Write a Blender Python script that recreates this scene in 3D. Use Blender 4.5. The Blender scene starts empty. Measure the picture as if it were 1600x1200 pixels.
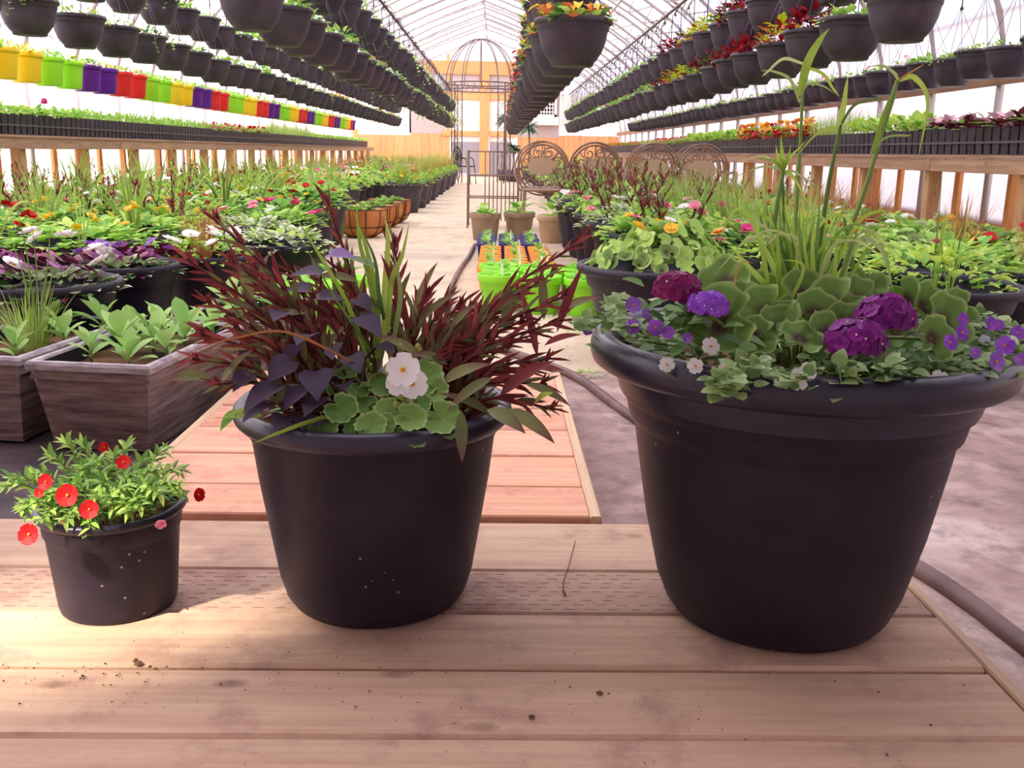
import bpy, math, random
from math import pi, sin, cos, tan, radians as R
from mathutils import Vector as V, Matrix, Euler

rnd = random.Random(7)
sc = bpy.context.scene
COL = sc.collection

# ------------------------------------------------------------------ camera
CAM = V((0, 0, .80)); FPX = 1500.0
cam_d = bpy.data.cameras.new('camera'); cam = bpy.data.objects.new('camera', cam_d); COL.objects.link(cam)
cam_d.sensor_width = 36; cam_d.lens = FPX / 1600 * 36; cam_d.clip_start = .05; cam_d.clip_end = 400
CM = Matrix.Rotation(-R(.9776), 3, 'Z') @ Matrix.Rotation(R(90 - 13.5894), 3, 'X') @ Matrix.Rotation(R(1.0), 3, 'Z')
cam.matrix_world = Matrix.Translation(CAM) @ CM.to_4x4()
sc.camera = cam


def at(px, py, z=None, Y=None):
    d = CM @ V((px - 800, 600 - py, -FPX))
    t = (z - CAM.z) / d.z if z is not None else Y / d.y
    return CAM + d * t


# ------------------------------------------------------------------ light
sc.view_settings.view_transform = 'Standard'; sc.view_settings.look = 'None'
sc.view_settings.gamma = 1; sc.view_settings.use_curve_mapping = False
sc.view_settings.exposure = 0.8
w = bpy.data.worlds.new('bright_overcast_sky'); sc.world = w; w.use_nodes = True
w.node_tree.nodes['Background'].inputs[0].default_value = (.95, .95, 1.0, 1)
w.node_tree.nodes['Background'].inputs[1].default_value = 1.15
SUN_AZ = V((-.72, -.69, 0)).normalized()
SUN_EL = R(40)
sd = bpy.data.lights.new('sun', 'SUN'); sun = bpy.data.objects.new('sun', sd); COL.objects.link(sun)
sd.energy = 6.8; sd.angle = R(3.5); sd.color = (1, .9, .76)
sun_dir = V((SUN_AZ.x * cos(SUN_EL), SUN_AZ.y * cos(SUN_EL), sin(SUN_EL)))
sun.rotation_euler = sun_dir.to_track_quat('Z', 'Y').to_euler()
cy = sc.cycles
cy.max_bounces = 7; cy.diffuse_bounces = 5; cy.glossy_bounces = 2; cy.transmission_bounces = 5; cy.transparent_max_bounces = 4
cy.caustics_reflective = False; cy.caustics_refractive = False
cy.sample_clamp_indirect = 6


# ------------------------------------------------------------------ materials
def lin(c):
    return tuple(((x / 255) / 12.92 if x / 255 <= .04045 else ((x / 255 + .055) / 1.055) ** 2.4) for x in c)


def rgba(c):
    return lin(c) + (1,)


class NT:
    def __init__(s, name):
        s.m = bpy.data.materials.new(name); s.m.use_nodes = True
        s.t = s.m.node_tree; s.t.nodes.clear()
        s.out = s.n('ShaderNodeOutputMaterial')

    def n(s, typ, **kw):
        x = s.t.nodes.new(typ)
        for k, v in kw.items():
            if k[0] == 'i' and k[1:].isdigit():
                x.inputs[int(k[1:])].default_value = v
            else:
                setattr(x, k, v)
        return x

    def l(s, a, b):
        s.t.links.new(a, b)

    def pr(s, col=None, rough=.6, spec=.3, metal=0):
        p = s.n('ShaderNodeBsdfPrincipled')
        p.inputs['Roughness'].default_value = rough
        p.inputs['Specular IOR Level'].default_value = spec
        p.inputs['Metallic'].default_value = metal
        if col is not None:
            if isinstance(col, tuple): p.inputs['Base Color'].default_value = col
            else: s.l(col, p.inputs['Base Color'])
        return p

    def ramp(s, fac, stops):
        r = s.n('ShaderNodeValToRGB')
        e = r.color_ramp.elements
        while len(e) < len(stops): e.new(.5)
        for k, (p, c) in enumerate(stops):
            e[k].position = p; e[k].color = c if len(c) == 4 else rgba(c)
        s.l(fac, r.inputs[0])
        return r.outputs[0]

    def mix(s, fac, a, b, mode='MIX'):
        m = s.n('ShaderNodeMix', data_type='RGBA', blend_type=mode)
        for k, v in ((0, fac), (6, a), (7, b)):
            if hasattr(v, 'is_output'): s.l(v, m.inputs[k])
            else: m.inputs[k].default_value = v
        return m.outputs[2]

    def noise(s, vec, scale, detail=2, rough=.5):
        x = s.n('ShaderNodeTexNoise'); x.inputs['Scale'].default_value = scale
        x.inputs['Detail'].default_value = detail; x.inputs['Roughness'].default_value = rough
        if vec is not None: s.l(vec, x.inputs['Vector'])
        return x.outputs[0]

    def coords(s, scale=(1, 1, 1), kind='Object', rand=0):
        tc = s.n('ShaderNodeTexCoord'); mp = s.n('ShaderNodeMapping')
        mp.inputs['Scale'].default_value = scale
        s.l(tc.outputs[kind], mp.inputs['Vector'])
        o = mp.outputs[0]
        if rand:
            oi = s.n('ShaderNodeObjectInfo'); ml = s.n('ShaderNodeMath', operation='MULTIPLY'); ml.inputs[1].default_value = rand
            s.l(oi.outputs['Random'], ml.inputs[0])
            ad = s.n('ShaderNodeVectorMath', operation='ADD'); s.l(o, ad.inputs[0]); s.l(ml.outputs[0], ad.inputs[1]); o = ad.outputs[0]
        return o

    def bump(s, h, p, strength=.3, dist=.01):
        b = s.n('ShaderNodeBump'); b.inputs['Strength'].default_value = strength; b.inputs['Distance'].default_value = dist
        s.l(h, b.inputs['Height']); s.l(b.outputs[0], p.inputs['Normal'])

    def fin(s, sh):
        s.l(sh.outputs[0], s.out.inputs[0]); return s.m


def plain(name, c, rough=.6, spec=.3, metal=0):
    t = NT(name); return t.fin(t.pr(rgba(c), rough, spec, metal))


def plastic(name, c, c2=None, rough=.5, spec=.35, speck=False):
    t = NT(name); co = t.coords(rand=20)
    n1 = t.noise(co, 9, 3)
    c2 = c2 or tuple(min(255, x + 14) for x in c)
    col = t.ramp(n1, [(.35, c), (.7, c2)])
    if speck:
        vo = t.n('ShaderNodeTexVoronoi'); vo.inputs['Scale'].default_value = 42; t.l(co, vo.inputs['Vector'])
        big = t.noise(co, 6, 2)
        m1 = t.n('ShaderNodeMath', operation='LESS_THAN'); m1.inputs[1].default_value = .085; t.l(vo.outputs[0], m1.inputs[0])
        m2 = t.n('ShaderNodeMath', operation='GREATER_THAN'); m2.inputs[1].default_value = .55; t.l(big, m2.inputs[0])
        m3 = t.n('ShaderNodeMath', operation='MULTIPLY'); t.l(m1.outputs[0], m3.inputs[0]); t.l(m2.outputs[0], m3.inputs[1])
        col = t.mix(m3.outputs[0], col, rgba((150, 135, 130)))
    p = t.pr(col, rough, spec)
    t.bump(t.noise(co, 260, 2), p, .12, .002)
    return t.fin(p)


def wood(name, c1, c2, knots=None, axis=0, rough=.75, grain=1.0, dirt=None, stripes=None):
    t = NT(name)
    s = [40, 40, 40]; s[axis] = 2.2
    if stripes: s = list(stripes)
    co = t.coords(tuple(s), rand=37)
    g = t.noise(co, 1.0 * grain, 5, .65)
    col = t.ramp(g, [(.3, c1), (.68, c2)])
    co2 = t.coords((1, 1, 1), rand=13)
    if dirt:
        n2 = t.noise(co2, 7, 5, .7)
        f = t.ramp(n2, [(.5, (0, 0, 0, 1)), (.72, (1, 1, 1, 1))])
        col = t.mix(f, col, rgba(dirt))
    if knots:
        k = [6.0, 9.0, 9.0]; kk = [9.0] * 3; kk[axis] = 4.5
        vo = t.n('ShaderNodeTexVoronoi'); vo.inputs['Scale'].default_value = 1.0
        co3 = t.coords(tuple(kk), rand=19); t.l(co3, vo.inputs['Vector'])
        f = t.ramp(vo.outputs[0], [(.05, (1, 1, 1, 1)), (.13, (0, 0, 0, 1))])
        n3 = t.noise(co2, 30, 3)
        m = t.n('ShaderNodeMath', operation='MULTIPLY'); t.l(f, m.inputs[0]); t.l(n3, m.inputs[1])
        col = t.mix(m.outputs[0], col, rgba(knots))
    oi = t.n('ShaderNodeObjectInfo')
    hv = t.n('ShaderNodeHueSaturation')
    mr = t.n('ShaderNodeMapRange'); mr.inputs[3].default_value = .88; mr.inputs[4].default_value = 1.1
    t.l(oi.outputs['Random'], mr.inputs[0]); t.l(mr.outputs[0], hv.inputs['Value']); t.l(col, hv.inputs['Color'])
    p = t.pr(hv.outputs[0], rough, .15)
    t.bump(g, p, .35, .004)
    return t.fin(p)


def leafmat(name, c1, c2, zone=None, rough=.55, trans=.22, spec=.25):
    """c1..c2: random per leaf; zone = (colour, u0, u1): blends to colour between u0 and u1 along the leaf"""
    t = NT(name)
    g = t.n('ShaderNodeNewGeometry')
    oi = t.n('ShaderNodeObjectInfo')
    ad = t.n('ShaderNodeMath', operation='ADD'); t.l(g.outputs['Random Per Island'], ad.inputs[0]); t.l(oi.outputs['Random'], ad.inputs[1])
    fr = t.n('ShaderNodeMath', operation='FRACT'); t.l(ad.outputs[0], fr.inputs[0])
    col = t.ramp(fr.outputs[0], [(0, c1), (1, c2)])
    if zone:
        at_ = t.n('ShaderNodeAttribute', attribute_name='u')
        f = t.ramp(at_.outputs['Fac'], [(zone[1], (0, 0, 0, 1)), (zone[2], (1, 1, 1, 1))])
        col = t.mix(f, col, rgba(zone[0]))
        if len(zone) > 3:
            f2 = t.ramp(at_.outputs['Fac'], [(zone[4], (0, 0, 0, 1)), (zone[5], (1, 1, 1, 1))])
            col = t.mix(f2, col, rgba(zone[3]))
    p = t.pr(col, rough, spec)
    if trans:
        tr = t.n('ShaderNodeBsdfTranslucent'); t.l(col, tr.inputs[0])
        mx = t.n('ShaderNodeMixShader'); mx.inputs[0].default_value = trans
        t.l(p.outputs[0], mx.inputs[1]); t.l(tr.outputs[0], mx.inputs[2]); return t.fin(mx)
    return t.fin(p)


def filmmat():
    t = NT('poly_film')
    co = t.coords((1, .35, 1))
    n = t.noise(co, 2.2, 4, .6)
    col = t.ramp(n, [(.3, (226, 222, 246)), (.7, (240, 238, 252))])
    tr = t.n('ShaderNodeBsdfTranslucent'); t.l(col, tr.inputs[0])
    df = t.n('ShaderNodeBsdfDiffuse'); t.l(col, df.inputs[0])
    b = t.n('ShaderNodeBump'); b.inputs['Strength'].default_value = .5; b.inputs['Distance'].default_value = .06
    t.l(n, b.inputs['Height']); t.l(b.outputs[0], df.inputs['Normal']); t.l(b.outputs[0], tr.inputs['Normal'])
    mx = t.n('ShaderNodeMixShader'); mx.inputs[0].default_value = .24
    t.l(tr.outputs[0], mx.inputs[1]); t.l(df.outputs[0], mx.inputs[2])
    return t.fin(mx)


def floormat():
    t = NT('worn_ground_cloth')
    co = t.coords()
    n1 = t.noise(co, .9, 5, .6); n2 = t.noise(t.coords((1, .55, 1)), 6, 6, .75); n3 = t.noise(co, 60, 3)
    col = t.ramp(n1, [(.3, (206, 188, 162)), (.5, (222, 204, 174)), (.7, (194, 174, 152))])
    f = t.ramp(n2, [(.5, (0, 0, 0, 1)), (.85, (1, 1, 1, 1))])
    col = t.mix(f, col, rgba((160, 132, 112)))
    f3 = t.ramp(n3, [(.58, (0, 0, 0, 1)), (.8, (1, 1, 1, 1))])
    m = t.n('ShaderNodeMath', operation='MULTIPLY'); m.inputs[1].default_value = .35; t.l(f3, m.inputs[0])
    col = t.mix(m.outputs[0], col, rgba((104, 84, 78)))
    p = t.pr(col, .85, .2); t.bump(n2, p, .5, .01)
    return t.fin(p)


M = {}
M['film'] = filmmat()
M['floor'] = floormat()
M['black'] = plastic('black_plastic', (33, 26, 39), (45, 37, 52), .48, .3, True)
M['black_lip'] = plastic('black_plastic_lip', (36, 31, 46), (54, 48, 66), .36, .5, False)
M['basket'] = plastic('charcoal_plastic', (58, 48, 60), (78, 67, 79), .5, .4)
M['soil'] = plastic('potting_soil', (70, 50, 42), (140, 106, 82), .95, .05)
M['deck'] = wood('deck_wood', (188, 152, 128), (212, 180, 152), (104, 74, 60), 0, .7, 1, (168, 132, 118))
M['deck_slit'] = plain('slit_shadowed_wood', (132, 94, 80), .8)
M['deck_far'] = wood('incised_deck_wood', (182, 146, 126), (204, 170, 148), (92, 60, 50), 0, .7, 1.4, (150, 108, 96))
M['red_wood'] = wood('red_stained_wood', (222, 158, 126), (238, 188, 156), (150, 92, 80), 0, .7, 1, (200, 132, 120))
M['trim'] = wood('pale_trim_wood', (206, 172, 138), (236, 206, 172), None, 1)
M['bench_wood'] = wood('bench_lumber', (184, 140, 104), (218, 174, 130), (110, 70, 44), 2)
M['beam_wood'] = wood('beam_lumber', (166, 128, 104), (200, 162, 134), (96, 60, 44), 1)
M['new_wood'] = wood('fresh_lumber', (226, 152, 90), (240, 186, 130), (180, 112, 66), 2)
M['new_beam'] = wood('fresh_lumber_beam', (226, 152, 90), (240, 186, 130), (180, 112, 66), 0)
M['plywood'] = wood('plywood', (200, 164, 124), (222, 190, 150), None, 0)
M['galv'] = plain('galvanised_steel', (196, 186, 180), .45, .5, .35)
M['pipe'] = plain('white_pipe', (176, 164, 160), .5, .3, 0)
M['wire'] = plain('grey_wire', (112, 98, 124), .6)
M['hook'] = plain('brown_hook', (84, 64, 66), .6)
M['bronze'] = plain('bronze_metal', (150, 120, 100), .5, .5, .2)
M['bronze_pale'] = plain('pale_bronze_plate', (196, 166, 136), .5, .5, .2)
M['darkmetal'] = plain('dark_metal', (112, 90, 82), .5, .5, .3)
M['hose'] = plastic('brown_hose', (98, 72, 70), (128, 98, 92), .5)
M['tag'] = plain('white_plastic_tag', (240, 240, 232), .6)
M['tagp'] = plain('printed_tag', (150, 190, 130), .6)
M['lime'] = plastic('lime_plastic', (146, 232, 42), (158, 240, 60), .4)
M['orange'] = plastic('orange_plastic', (248, 150, 32), (252, 164, 52), .4)
M['blue'] = plastic('navy_plastic', (44, 40, 104), (56, 50, 122), .4)
M['tan'] = plastic('tan_plastic', (146, 122, 100), (162, 138, 114), .5)
M['sand'] = plastic('sand_plastic', (186, 156, 122), (200, 170, 136), .5)
M['yellow_pot'] = plastic('yellow_plastic', (250, 206, 30), (252, 214, 52), .4)
M['lime_pot'] = plastic('lime_hanging_plastic', (150, 224, 40), (164, 232, 60), .4)
M['purple_pot'] = plastic('purple_plastic', (92, 24, 138), (106, 36, 150), .4)
M['red_pot'] = plastic('red_plastic', (226, 40, 44), (236, 56, 56), .4)
M['coco'] = plastic('coconut_fibre', (176, 106, 58), (216, 148, 92), .95, .05)
M['planter'] = wood('weathered_planter', (74, 60, 62), (160, 138, 132), None, 0, .7, 1.0, (124, 98, 86), (5, 5, 60))
M['planter_edge'] = wood('worn_planter_edge', (124, 116, 128), (196, 184, 182), None, 0, .55, 1.5, None, (14, 14, 60))
M['cloth'] = plastic('dark_weed_cloth', (58, 46, 52), (96, 80, 82), .8)
M['tray'] = plain('worn_tray_plastic', (104, 92, 100), .5)
M['board'] = plain('shade_board', (196, 190, 200), .8)  # for unseen opaque parts added to shade the foreground
M['panel'] = plain('grey_panel', (196, 182, 178), .7)
M['white'] = plain('white_panel', (246, 240, 228), .6)
M['greypanel'] = plain('dull_grey_panel', (166, 160, 166), .6)
M['dark'] = plain('dark_void', (60, 48, 46), .8)
def dusty():
    t = NT('dusty_weed_cloth'); co = t.coords()
    a = t.noise(co, 1.6, 5, .65); b = t.noise(co, 9, 5, .7)
    col = t.ramp(a, [(.32, (126, 102, 98)), (.5, (172, 146, 136)), (.64, (212, 192, 182))])
    f = t.ramp(b, [(.45, (0, 0, 0, 1)), (.75, (1, 1, 1, 1))])
    col = t.mix(f, col, rgba((116, 92, 90)))
    p = t.pr(col, .75, .25); t.bump(b, p, .4, .01); return t.fin(p)
M['dusty'] = dusty()
# leaves
M['g_light'] = leafmat('light_green_leaf', (163, 215, 87), (226, 250, 143), trans=.38)
M['g_mid'] = leafmat('mid_green_leaf', (121, 186, 80), (190, 234, 119), trans=.35)
M['g_yel'] = leafmat('yellow_green_leaf', (190, 220, 89), (226, 241, 118), trans=.38)
M['g_grey'] = leafmat('grey_green_leaf', (128, 165, 110), (186, 209, 151), trans=.25)
M['g_dark'] = leafmat('dark_green_leaf', (74, 117, 60), (124, 165, 86), trans=.25)
M['cream'] = leafmat('cream_variegated_leaf', (196, 212, 160), (236, 240, 206), zone=((150, 180, 110), .0, .35), trans=.25)
M['cream'] = leafmat('cream_edged_leaf', (158, 186, 116), (196, 212, 150), zone=((238, 240, 212), .45, .8), trans=.25)
M['silver'] = leafmat('silver_leaf', (196, 206, 180), (226, 232, 212), trans=.15)
M['grass'] = leafmat('grass_blade', (136, 174, 62), (200, 228, 105), trans=.25)
M['grass_dark'] = leafmat('dark_grass_blade', (94, 128, 64), (147, 179, 94), trans=.2)
M['grass_pale'] = leafmat('pale_grass_blade', (150, 176, 96), (206, 216, 150), trans=.25)
M['bronzegrass'] = leafmat('bronze_grass_blade', (168, 108, 66), (222, 164, 104), trans=.2)
M['celo_red'] = leafmat('burgundy_leaf', (108, 42, 48), (164, 84, 78), trans=.28)
M['celo_green'] = leafmat('bronze_green_leaf', (101, 114, 68), (156, 154, 101), zone=((134, 84, 80), .6, 1.1), trans=.2)
M['celo_stem'] = leafmat('burgundy_stem', (74, 28, 34), (106, 40, 44), trans=0)
M['sweet'] = leafmat('dark_purple_leaf', (58, 44, 62), (92, 72, 96), rough=.55, spec=.22, trans=.12)
M['sweet_bright'] = leafmat('bright_purple_leaf', (112, 76, 142), (130, 92, 160), rough=.45, spec=.35, trans=.2)
M['ger'] = leafmat('geranium_leaf', (98, 140, 62), (142, 178, 88), zone=((176, 200, 128), .84, 1), trans=.2)
M['ger_zone'] = leafmat('zoned_geranium_leaf', (78, 52, 52), (98, 78, 62), zone=((116, 150, 72), .22, .55, (172, 198, 120), .88, 1), trans=.2)
M['ger_light'] = leafmat('light_geranium_leaf', (160, 206, 90), (206, 237, 127), zone=((186, 210, 128), .8, 1), trans=.25)
M['basil'] = leafmat('broad_bright_leaf', (136, 187, 95), (192, 226, 136), rough=.5, trans=.25)
M['bac'] = leafmat('bacopa_leaf', (98, 132, 76), (150, 178, 110), zone=((172, 194, 138), .6, 1), trans=.25)
M['cal'] = leafmat('calibrachoa_leaf', (96, 142, 66), (170, 206, 105), trans=.22)
M['stem'] = leafmat('green_stem', (104, 128, 66), (140, 156, 84), trans=0)
M['f_red'] = leafmat('red_petal', (196, 20, 24), (232, 40, 36), zone=((150, 14, 20), 0.0, .3), trans=.2)
M['f_red'] = leafmat('scarlet_petal', (186, 16, 24), (220, 34, 36), trans=.2)
M['f_pink'] = leafmat('pink_petal', (238, 110, 150), (248, 170, 184), trans=.2)
M['f_hot'] = leafmat('magenta_petal', (222, 50, 126), (240, 90, 160), trans=.2)
M['f_white'] = leafmat('white_petal', (246, 244, 238), (255, 252, 248), trans=.25)
M['f_yellow'] = leafmat('yellow_petal', (246, 196, 40), (252, 220, 84), trans=.25)
M['f_orange'] = leafmat('orange_petal', (240, 120, 40), (250, 160, 70), trans=.25)
M['f_pinkish'] = leafmat('pale_mauve_petal', (226, 170, 190), (244, 206, 214), trans=.2)
M['f_verb'] = leafmat('deep_purple_petal', (100, 14, 104), (146, 34, 140), trans=.1)
M['f_verb2'] = leafmat('wine_petal', (112, 14, 78), (142, 24, 98), trans=.1)
M['f_violet'] = leafmat('violet_petal', (140, 90, 190), (176, 126, 216), trans=.2)
M['f_violet_deep'] = leafmat('deep_violet_petal', (140, 66, 196), (172, 100, 222), trans=.2)
M['f_lilac'] = leafmat('lilac_petal', (190, 110, 186), (214, 150, 206), trans=.2)
M['f_wine'] = leafmat('dark_wine_petal', (74, 14, 44), (120, 30, 70), trans=.1)
M['f_eye'] = plain('yellow_eye', (226, 160, 60), .7)
M['f_pale'] = plain('pale_eye', (236, 220, 214), .7)
M['col_red'] = leafmat('red_coleus_leaf', (150, 20, 36), (196, 44, 56), trans=.25)
M['col_dark'] = leafmat('dark_coleus_leaf', (96, 40, 48), (150, 70, 74), trans=.2)
M['col_chart'] = leafmat('chartreuse_coleus_leaf', (196, 214, 30), (226, 234, 70), trans=.3)
M['col_org'] = leafmat('copper_coleus_leaf', (214, 110, 70), (236, 150, 90), trans=.25)
M['bud'] = leafmat('green_bud', (176, 186, 100), (206, 210, 130), trans=.1)
M['palm'] = leafmat('palm_frond', (74, 108, 84), (116, 146, 116), trans=.15)


# ------------------------------------------------------------------ mesh builder
class MB:
    def __init__(s):
        s.v = []; s.f = []; s.m = []; s.u = []; s.mats = []; s.sm = []

    def mi(s, m):
        m = M[m] if isinstance(m, str) else m
        if m not in s.mats: s.mats.append(m)
        return s.mats.index(m)

    def add(s, vs, fs, m, us=None, smooth=True):
        b = len(s.v); k = s.mi(m)
        s.v += [tuple(x) for x in vs]; s.u += us if us else [0.0] * len(vs)
        for f in fs:
            s.f.append(tuple(b + i for i in f)); s.m.append(k); s.sm.append(smooth)

    def box(s, c, d, m, mat=None):
        x, y, z = d[0] / 2, d[1] / 2, d[2] / 2
        vs = [V((i * x, j * y, k * z)) for k in (-1, 1) for j in (-1, 1) for i in (-1, 1)]
        if mat is not None: vs = [mat @ q for q in vs]
        vs = [q + V(c) for q in vs]
        s.add(vs, [(0, 2, 3, 1), (4, 5, 7, 6), (0, 1, 5, 4), (2, 6, 7, 3), (0, 4, 6, 2), (1, 3, 7, 5)], m, smooth=False)

    def bevelbox(s, c, d, m, b):
        """box with chamfered long edges along its longest axis (planks)"""
        ax = max(range(3), key=lambda i: d[i]); o = [i for i in range(3) if i != ax]
        h = [x / 2 for x in d]
        a, e = h[o[0]], h[o[1]]
        prof = [(-a + b, -e), (a - b, -e), (a, -e + b), (a, e - b), (a - b, e), (-a + b, e), (-a, e - b), (-a, -e + b)]
        vs = []
        for sgn in (-1, 1):
            for p, q in prof:
                v = [0, 0, 0]; v[ax] = sgn * h[ax]; v[o[0]] = p; v[o[1]] = q
                vs.append(V(v) + V(c))
        n = 8
        fs = [tuple((i, (i + 1) % n, n + (i + 1) % n, n + i)) for i in range(n)]
        fs += [tuple(range(n)), tuple(range(2 * n - 1, n - 1, -1))]
        s.add(vs, fs, m, smooth=False)

    def tube(s, pts, r, m, n=6, cap=True, us=None):
        pts = [V(p) for p in pts]; rs = r if isinstance(r, (list, tuple)) else [r] * len(pts)
        vs = []; ref = None
        for i, p in enumerate(pts):
            t = (pts[min(i + 1, len(pts) - 1)] - pts[max(i - 1, 0)])
            if t.length < 1e-9: t = V((0, 0, 1))
            t.normalize()
            if ref is None: ref = V((0, 0, 1)) if abs(t.z) < .9 else V((1, 0, 0))
            a = t.cross(ref).normalized(); ref = a.cross(t); bb = ref
            for k in range(n):
                an = 2 * pi * k / n
                vs.append(p + (a * cos(an) + bb * sin(an)) * rs[i])
        fs = []
        for i in range(len(pts) - 1):
            for k in range(n):
                fs.append((i * n + k, i * n + (k + 1) % n, (i + 1) * n + (k + 1) % n, (i + 1) * n + k))
        if cap: fs += [tuple(range(n - 1, -1, -1)), tuple((len(pts) - 1) * n + k for k in range(n))]
        s.add(vs, fs, m)

    def lathe(s, prof, m, n=32, c=(0, 0, 0), cap0=False, cap1=False, wob=0):
        vs = []; fs = []; c = V(c)
        for r, z in prof:
            for k in range(n):
                a = 2 * pi * k / n
                vs.append(c + V((r * cos(a), r * sin(a), z)))
        for i in range(len(prof) - 1):
            for k in range(n):
                fs.append((i * n + k, i * n + (k + 1) % n, (i + 1) * n + (k + 1) % n, (i + 1) * n + k))
        if cap0: fs.append(tuple(range(n - 1, -1, -1)))
        if cap1: fs.append(tuple((len(prof) - 1) * n + k for k in range(n)))
        s.add(vs, fs, m)

    def leaf(s, p, d, up, L, W, m, seg=4, droop=.4, fold=.25, shape='lance', twist=0, u0=0, u1=1):
        """a leaf blade from p along d, bending down, midrib lowered by fold"""
        p = V(p); d = V(d).normalized(); up = V(up)
        side = d.cross(up)
        if side.length < 1e-4: side = d.cross(V((1, .3, 0)))
        side.normalize(); nrm = side.cross(d).normalized()
        if twist: side = (Matrix.Rotation(twist, 3, d) @ side); nrm = side.cross(d)
        vs = [p]; us = [u0]; q = p.copy(); dd = d.copy()
        for i in range(1, seg):
            t = i / seg
            dd = (dd + V((0, 0, -1)) * droop / seg).normalized()
            nn = side.cross(dd).normalized()
            q = q + dd * (L / seg)
            if shape == 'lance': wd = W * (sin(pi * t ** .8) ** .9)
            elif shape == 'ovate': wd = W * (sin(pi * t ** .62) ** .75)
            elif shape == 'obov': wd = W * (sin(pi * t ** 1.35) ** .8)
            elif shape == 'heart':
                hp_ = (.62, .98, 1.0, .92, .78, .6, .4, .2, 0); x_ = t * 8; i_ = min(7, int(x_)); wd = W * (hp_[i_] + (hp_[i_ + 1] - hp_[i_]) * (x_ - i_))
            else: wd = W * (1 - t) ** .6
            wd *= .5
            vs += [q - side * wd + nn * wd * fold, q, q + side * wd + nn * wd * fold]
            us += [u0 + (u1 - u0) * t + .15] + [u0 + (u1 - u0) * t] + [u0 + (u1 - u0) * t + .15]
        dd = (dd + V((0, 0, -1)) * droop / seg).normalized()
        vs.append(q + dd * (L / seg)); us.append(u1)
        fs = [(0, 2, 1), (0, 3, 2)]
        for i in range(seg - 2):
            b = 1 + 3 * i
            fs += [(b, b + 1, b + 4, b + 3), (b + 1, b + 2, b + 5, b + 4)]
        b = 1 + 3 * (seg - 2); e = len(vs) - 1
        fs += [(b, b + 1, e), (b + 1, b + 2, e)]
        if shape == 'heart':   # two lobes behind the stalk
            bk = -d * L * .16
            k = len(vs); wd = W * .5
            vs += [p + bk - side * wd * .55, p + bk + side * wd * .55]; us += [.2, .2]
            fs += [(0, 1, k), (0, k + 1, 3)]
        s.add(vs, fs, m, us)

    def blade(s, p, d, L, W, m, seg=6, droop=.8, yaw=0, kink=None):
        p = V(p); d = V(d).normalized()
        side = d.cross(V((0, 0, 1)))
        if side.length < .05: side = V((cos(yaw), sin(yaw), 0))
        side.normalize()
        if yaw: side = Matrix.Rotation(yaw, 3, d) @ side
        vs = []; us = []; q = p.copy(); dd = d.copy()
        for i in range(seg + 1):
            t = i / seg
            wd = W * .5 * (.75 + .25 * min(1, t * 4)) * max(.02, (1 - t ** 2.2))
            vs += [q - side * wd, q + side * wd]; us += [t, t]
            g = droop * (t ** 1.2) / seg * 1.6
            dd = (dd + V((0, 0, -1)) * g).normalized()
            q = q + dd * (L / seg)
        fs = [(2 * i, 2 * i + 1, 2 * i + 3, 2 * i + 2) for i in range(seg)]
        s.add(vs, fs, m, us)

    def path_blade(s, pts, W, m, n=10, side=None):
        """a blade of grass through given points (Catmull-Rom)"""
        q = spline(pts, n); vs = []; us = []
        for i, p in enumerate(q):
            t = i / (len(q) - 1)
            dd = (q[min(i + 1, len(q) - 1)] - q[max(i - 1, 0)]).normalized()
            sd = side or dd.cross(V((0, 1, .25))).normalized()
            wd = W * .5 * (.7 + .3 * min(1, t * 4)) * max(.03, 1 - t ** 2.6)
            nn = sd.cross(dd)
            vs += [p - sd * wd + nn * wd * .35, p, p + sd * wd + nn * wd * .35]; us += [t] * 3
        fs = []
        for i in range(len(q) - 1):
            fs += [(3 * i, 3 * i + 1, 3 * i + 4, 3 * i + 3), (3 * i + 1, 3 * i + 2, 3 * i + 5, 3 * i + 4)]
        s.add(vs, fs, m, us)

    def round_leaf(s, p, nrm, r, m, lobes=7, cup=.25, n=28, notch=True, rot=0, ruffle=.06, scal=.06):
        p = V(p); nrm = V(nrm).normalized()
        a = nrm.cross(V((.3, 1, .1))).normalized(); b = nrm.cross(a)
        vs = [p]; us = [0]
        rings = (.33, .66, .88, 1.0)
        for q in rings:
            for k in range(n):
                an = 2 * pi * k / n
                rr = q
                if q > .5:
                    rr *= 1 + scal * 1.3 * abs(cos(an * lobes / 2)) * (q - .4) + scal * .5 * cos(an * lobes * 2) * (q > .95)
                if notch:
                    dn = abs((an + pi) % (2 * pi) - pi)
                    if dn < .38: rr *= .35 + .65 * dn / .38
                z = cup * q * q + ruffle * sin(an * lobes) * q ** 2
                vs.append(p + (a * cos(an + rot) + b * sin(an + rot)) * r * rr + nrm * r * z); us.append(q)
        fs = [(0, 1 + k, 1 + (k + 1) % n) for k in range(n)]
        for i in range(len(rings) - 1):
            for k in range(n):
                fs.append((1 + i * n + k, 1 + (i + 1) * n + k, 1 + (i + 1) * n + (k + 1) % n, 1 + i * n + (k + 1) % n))
        s.add(vs, fs, m, us)

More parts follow.
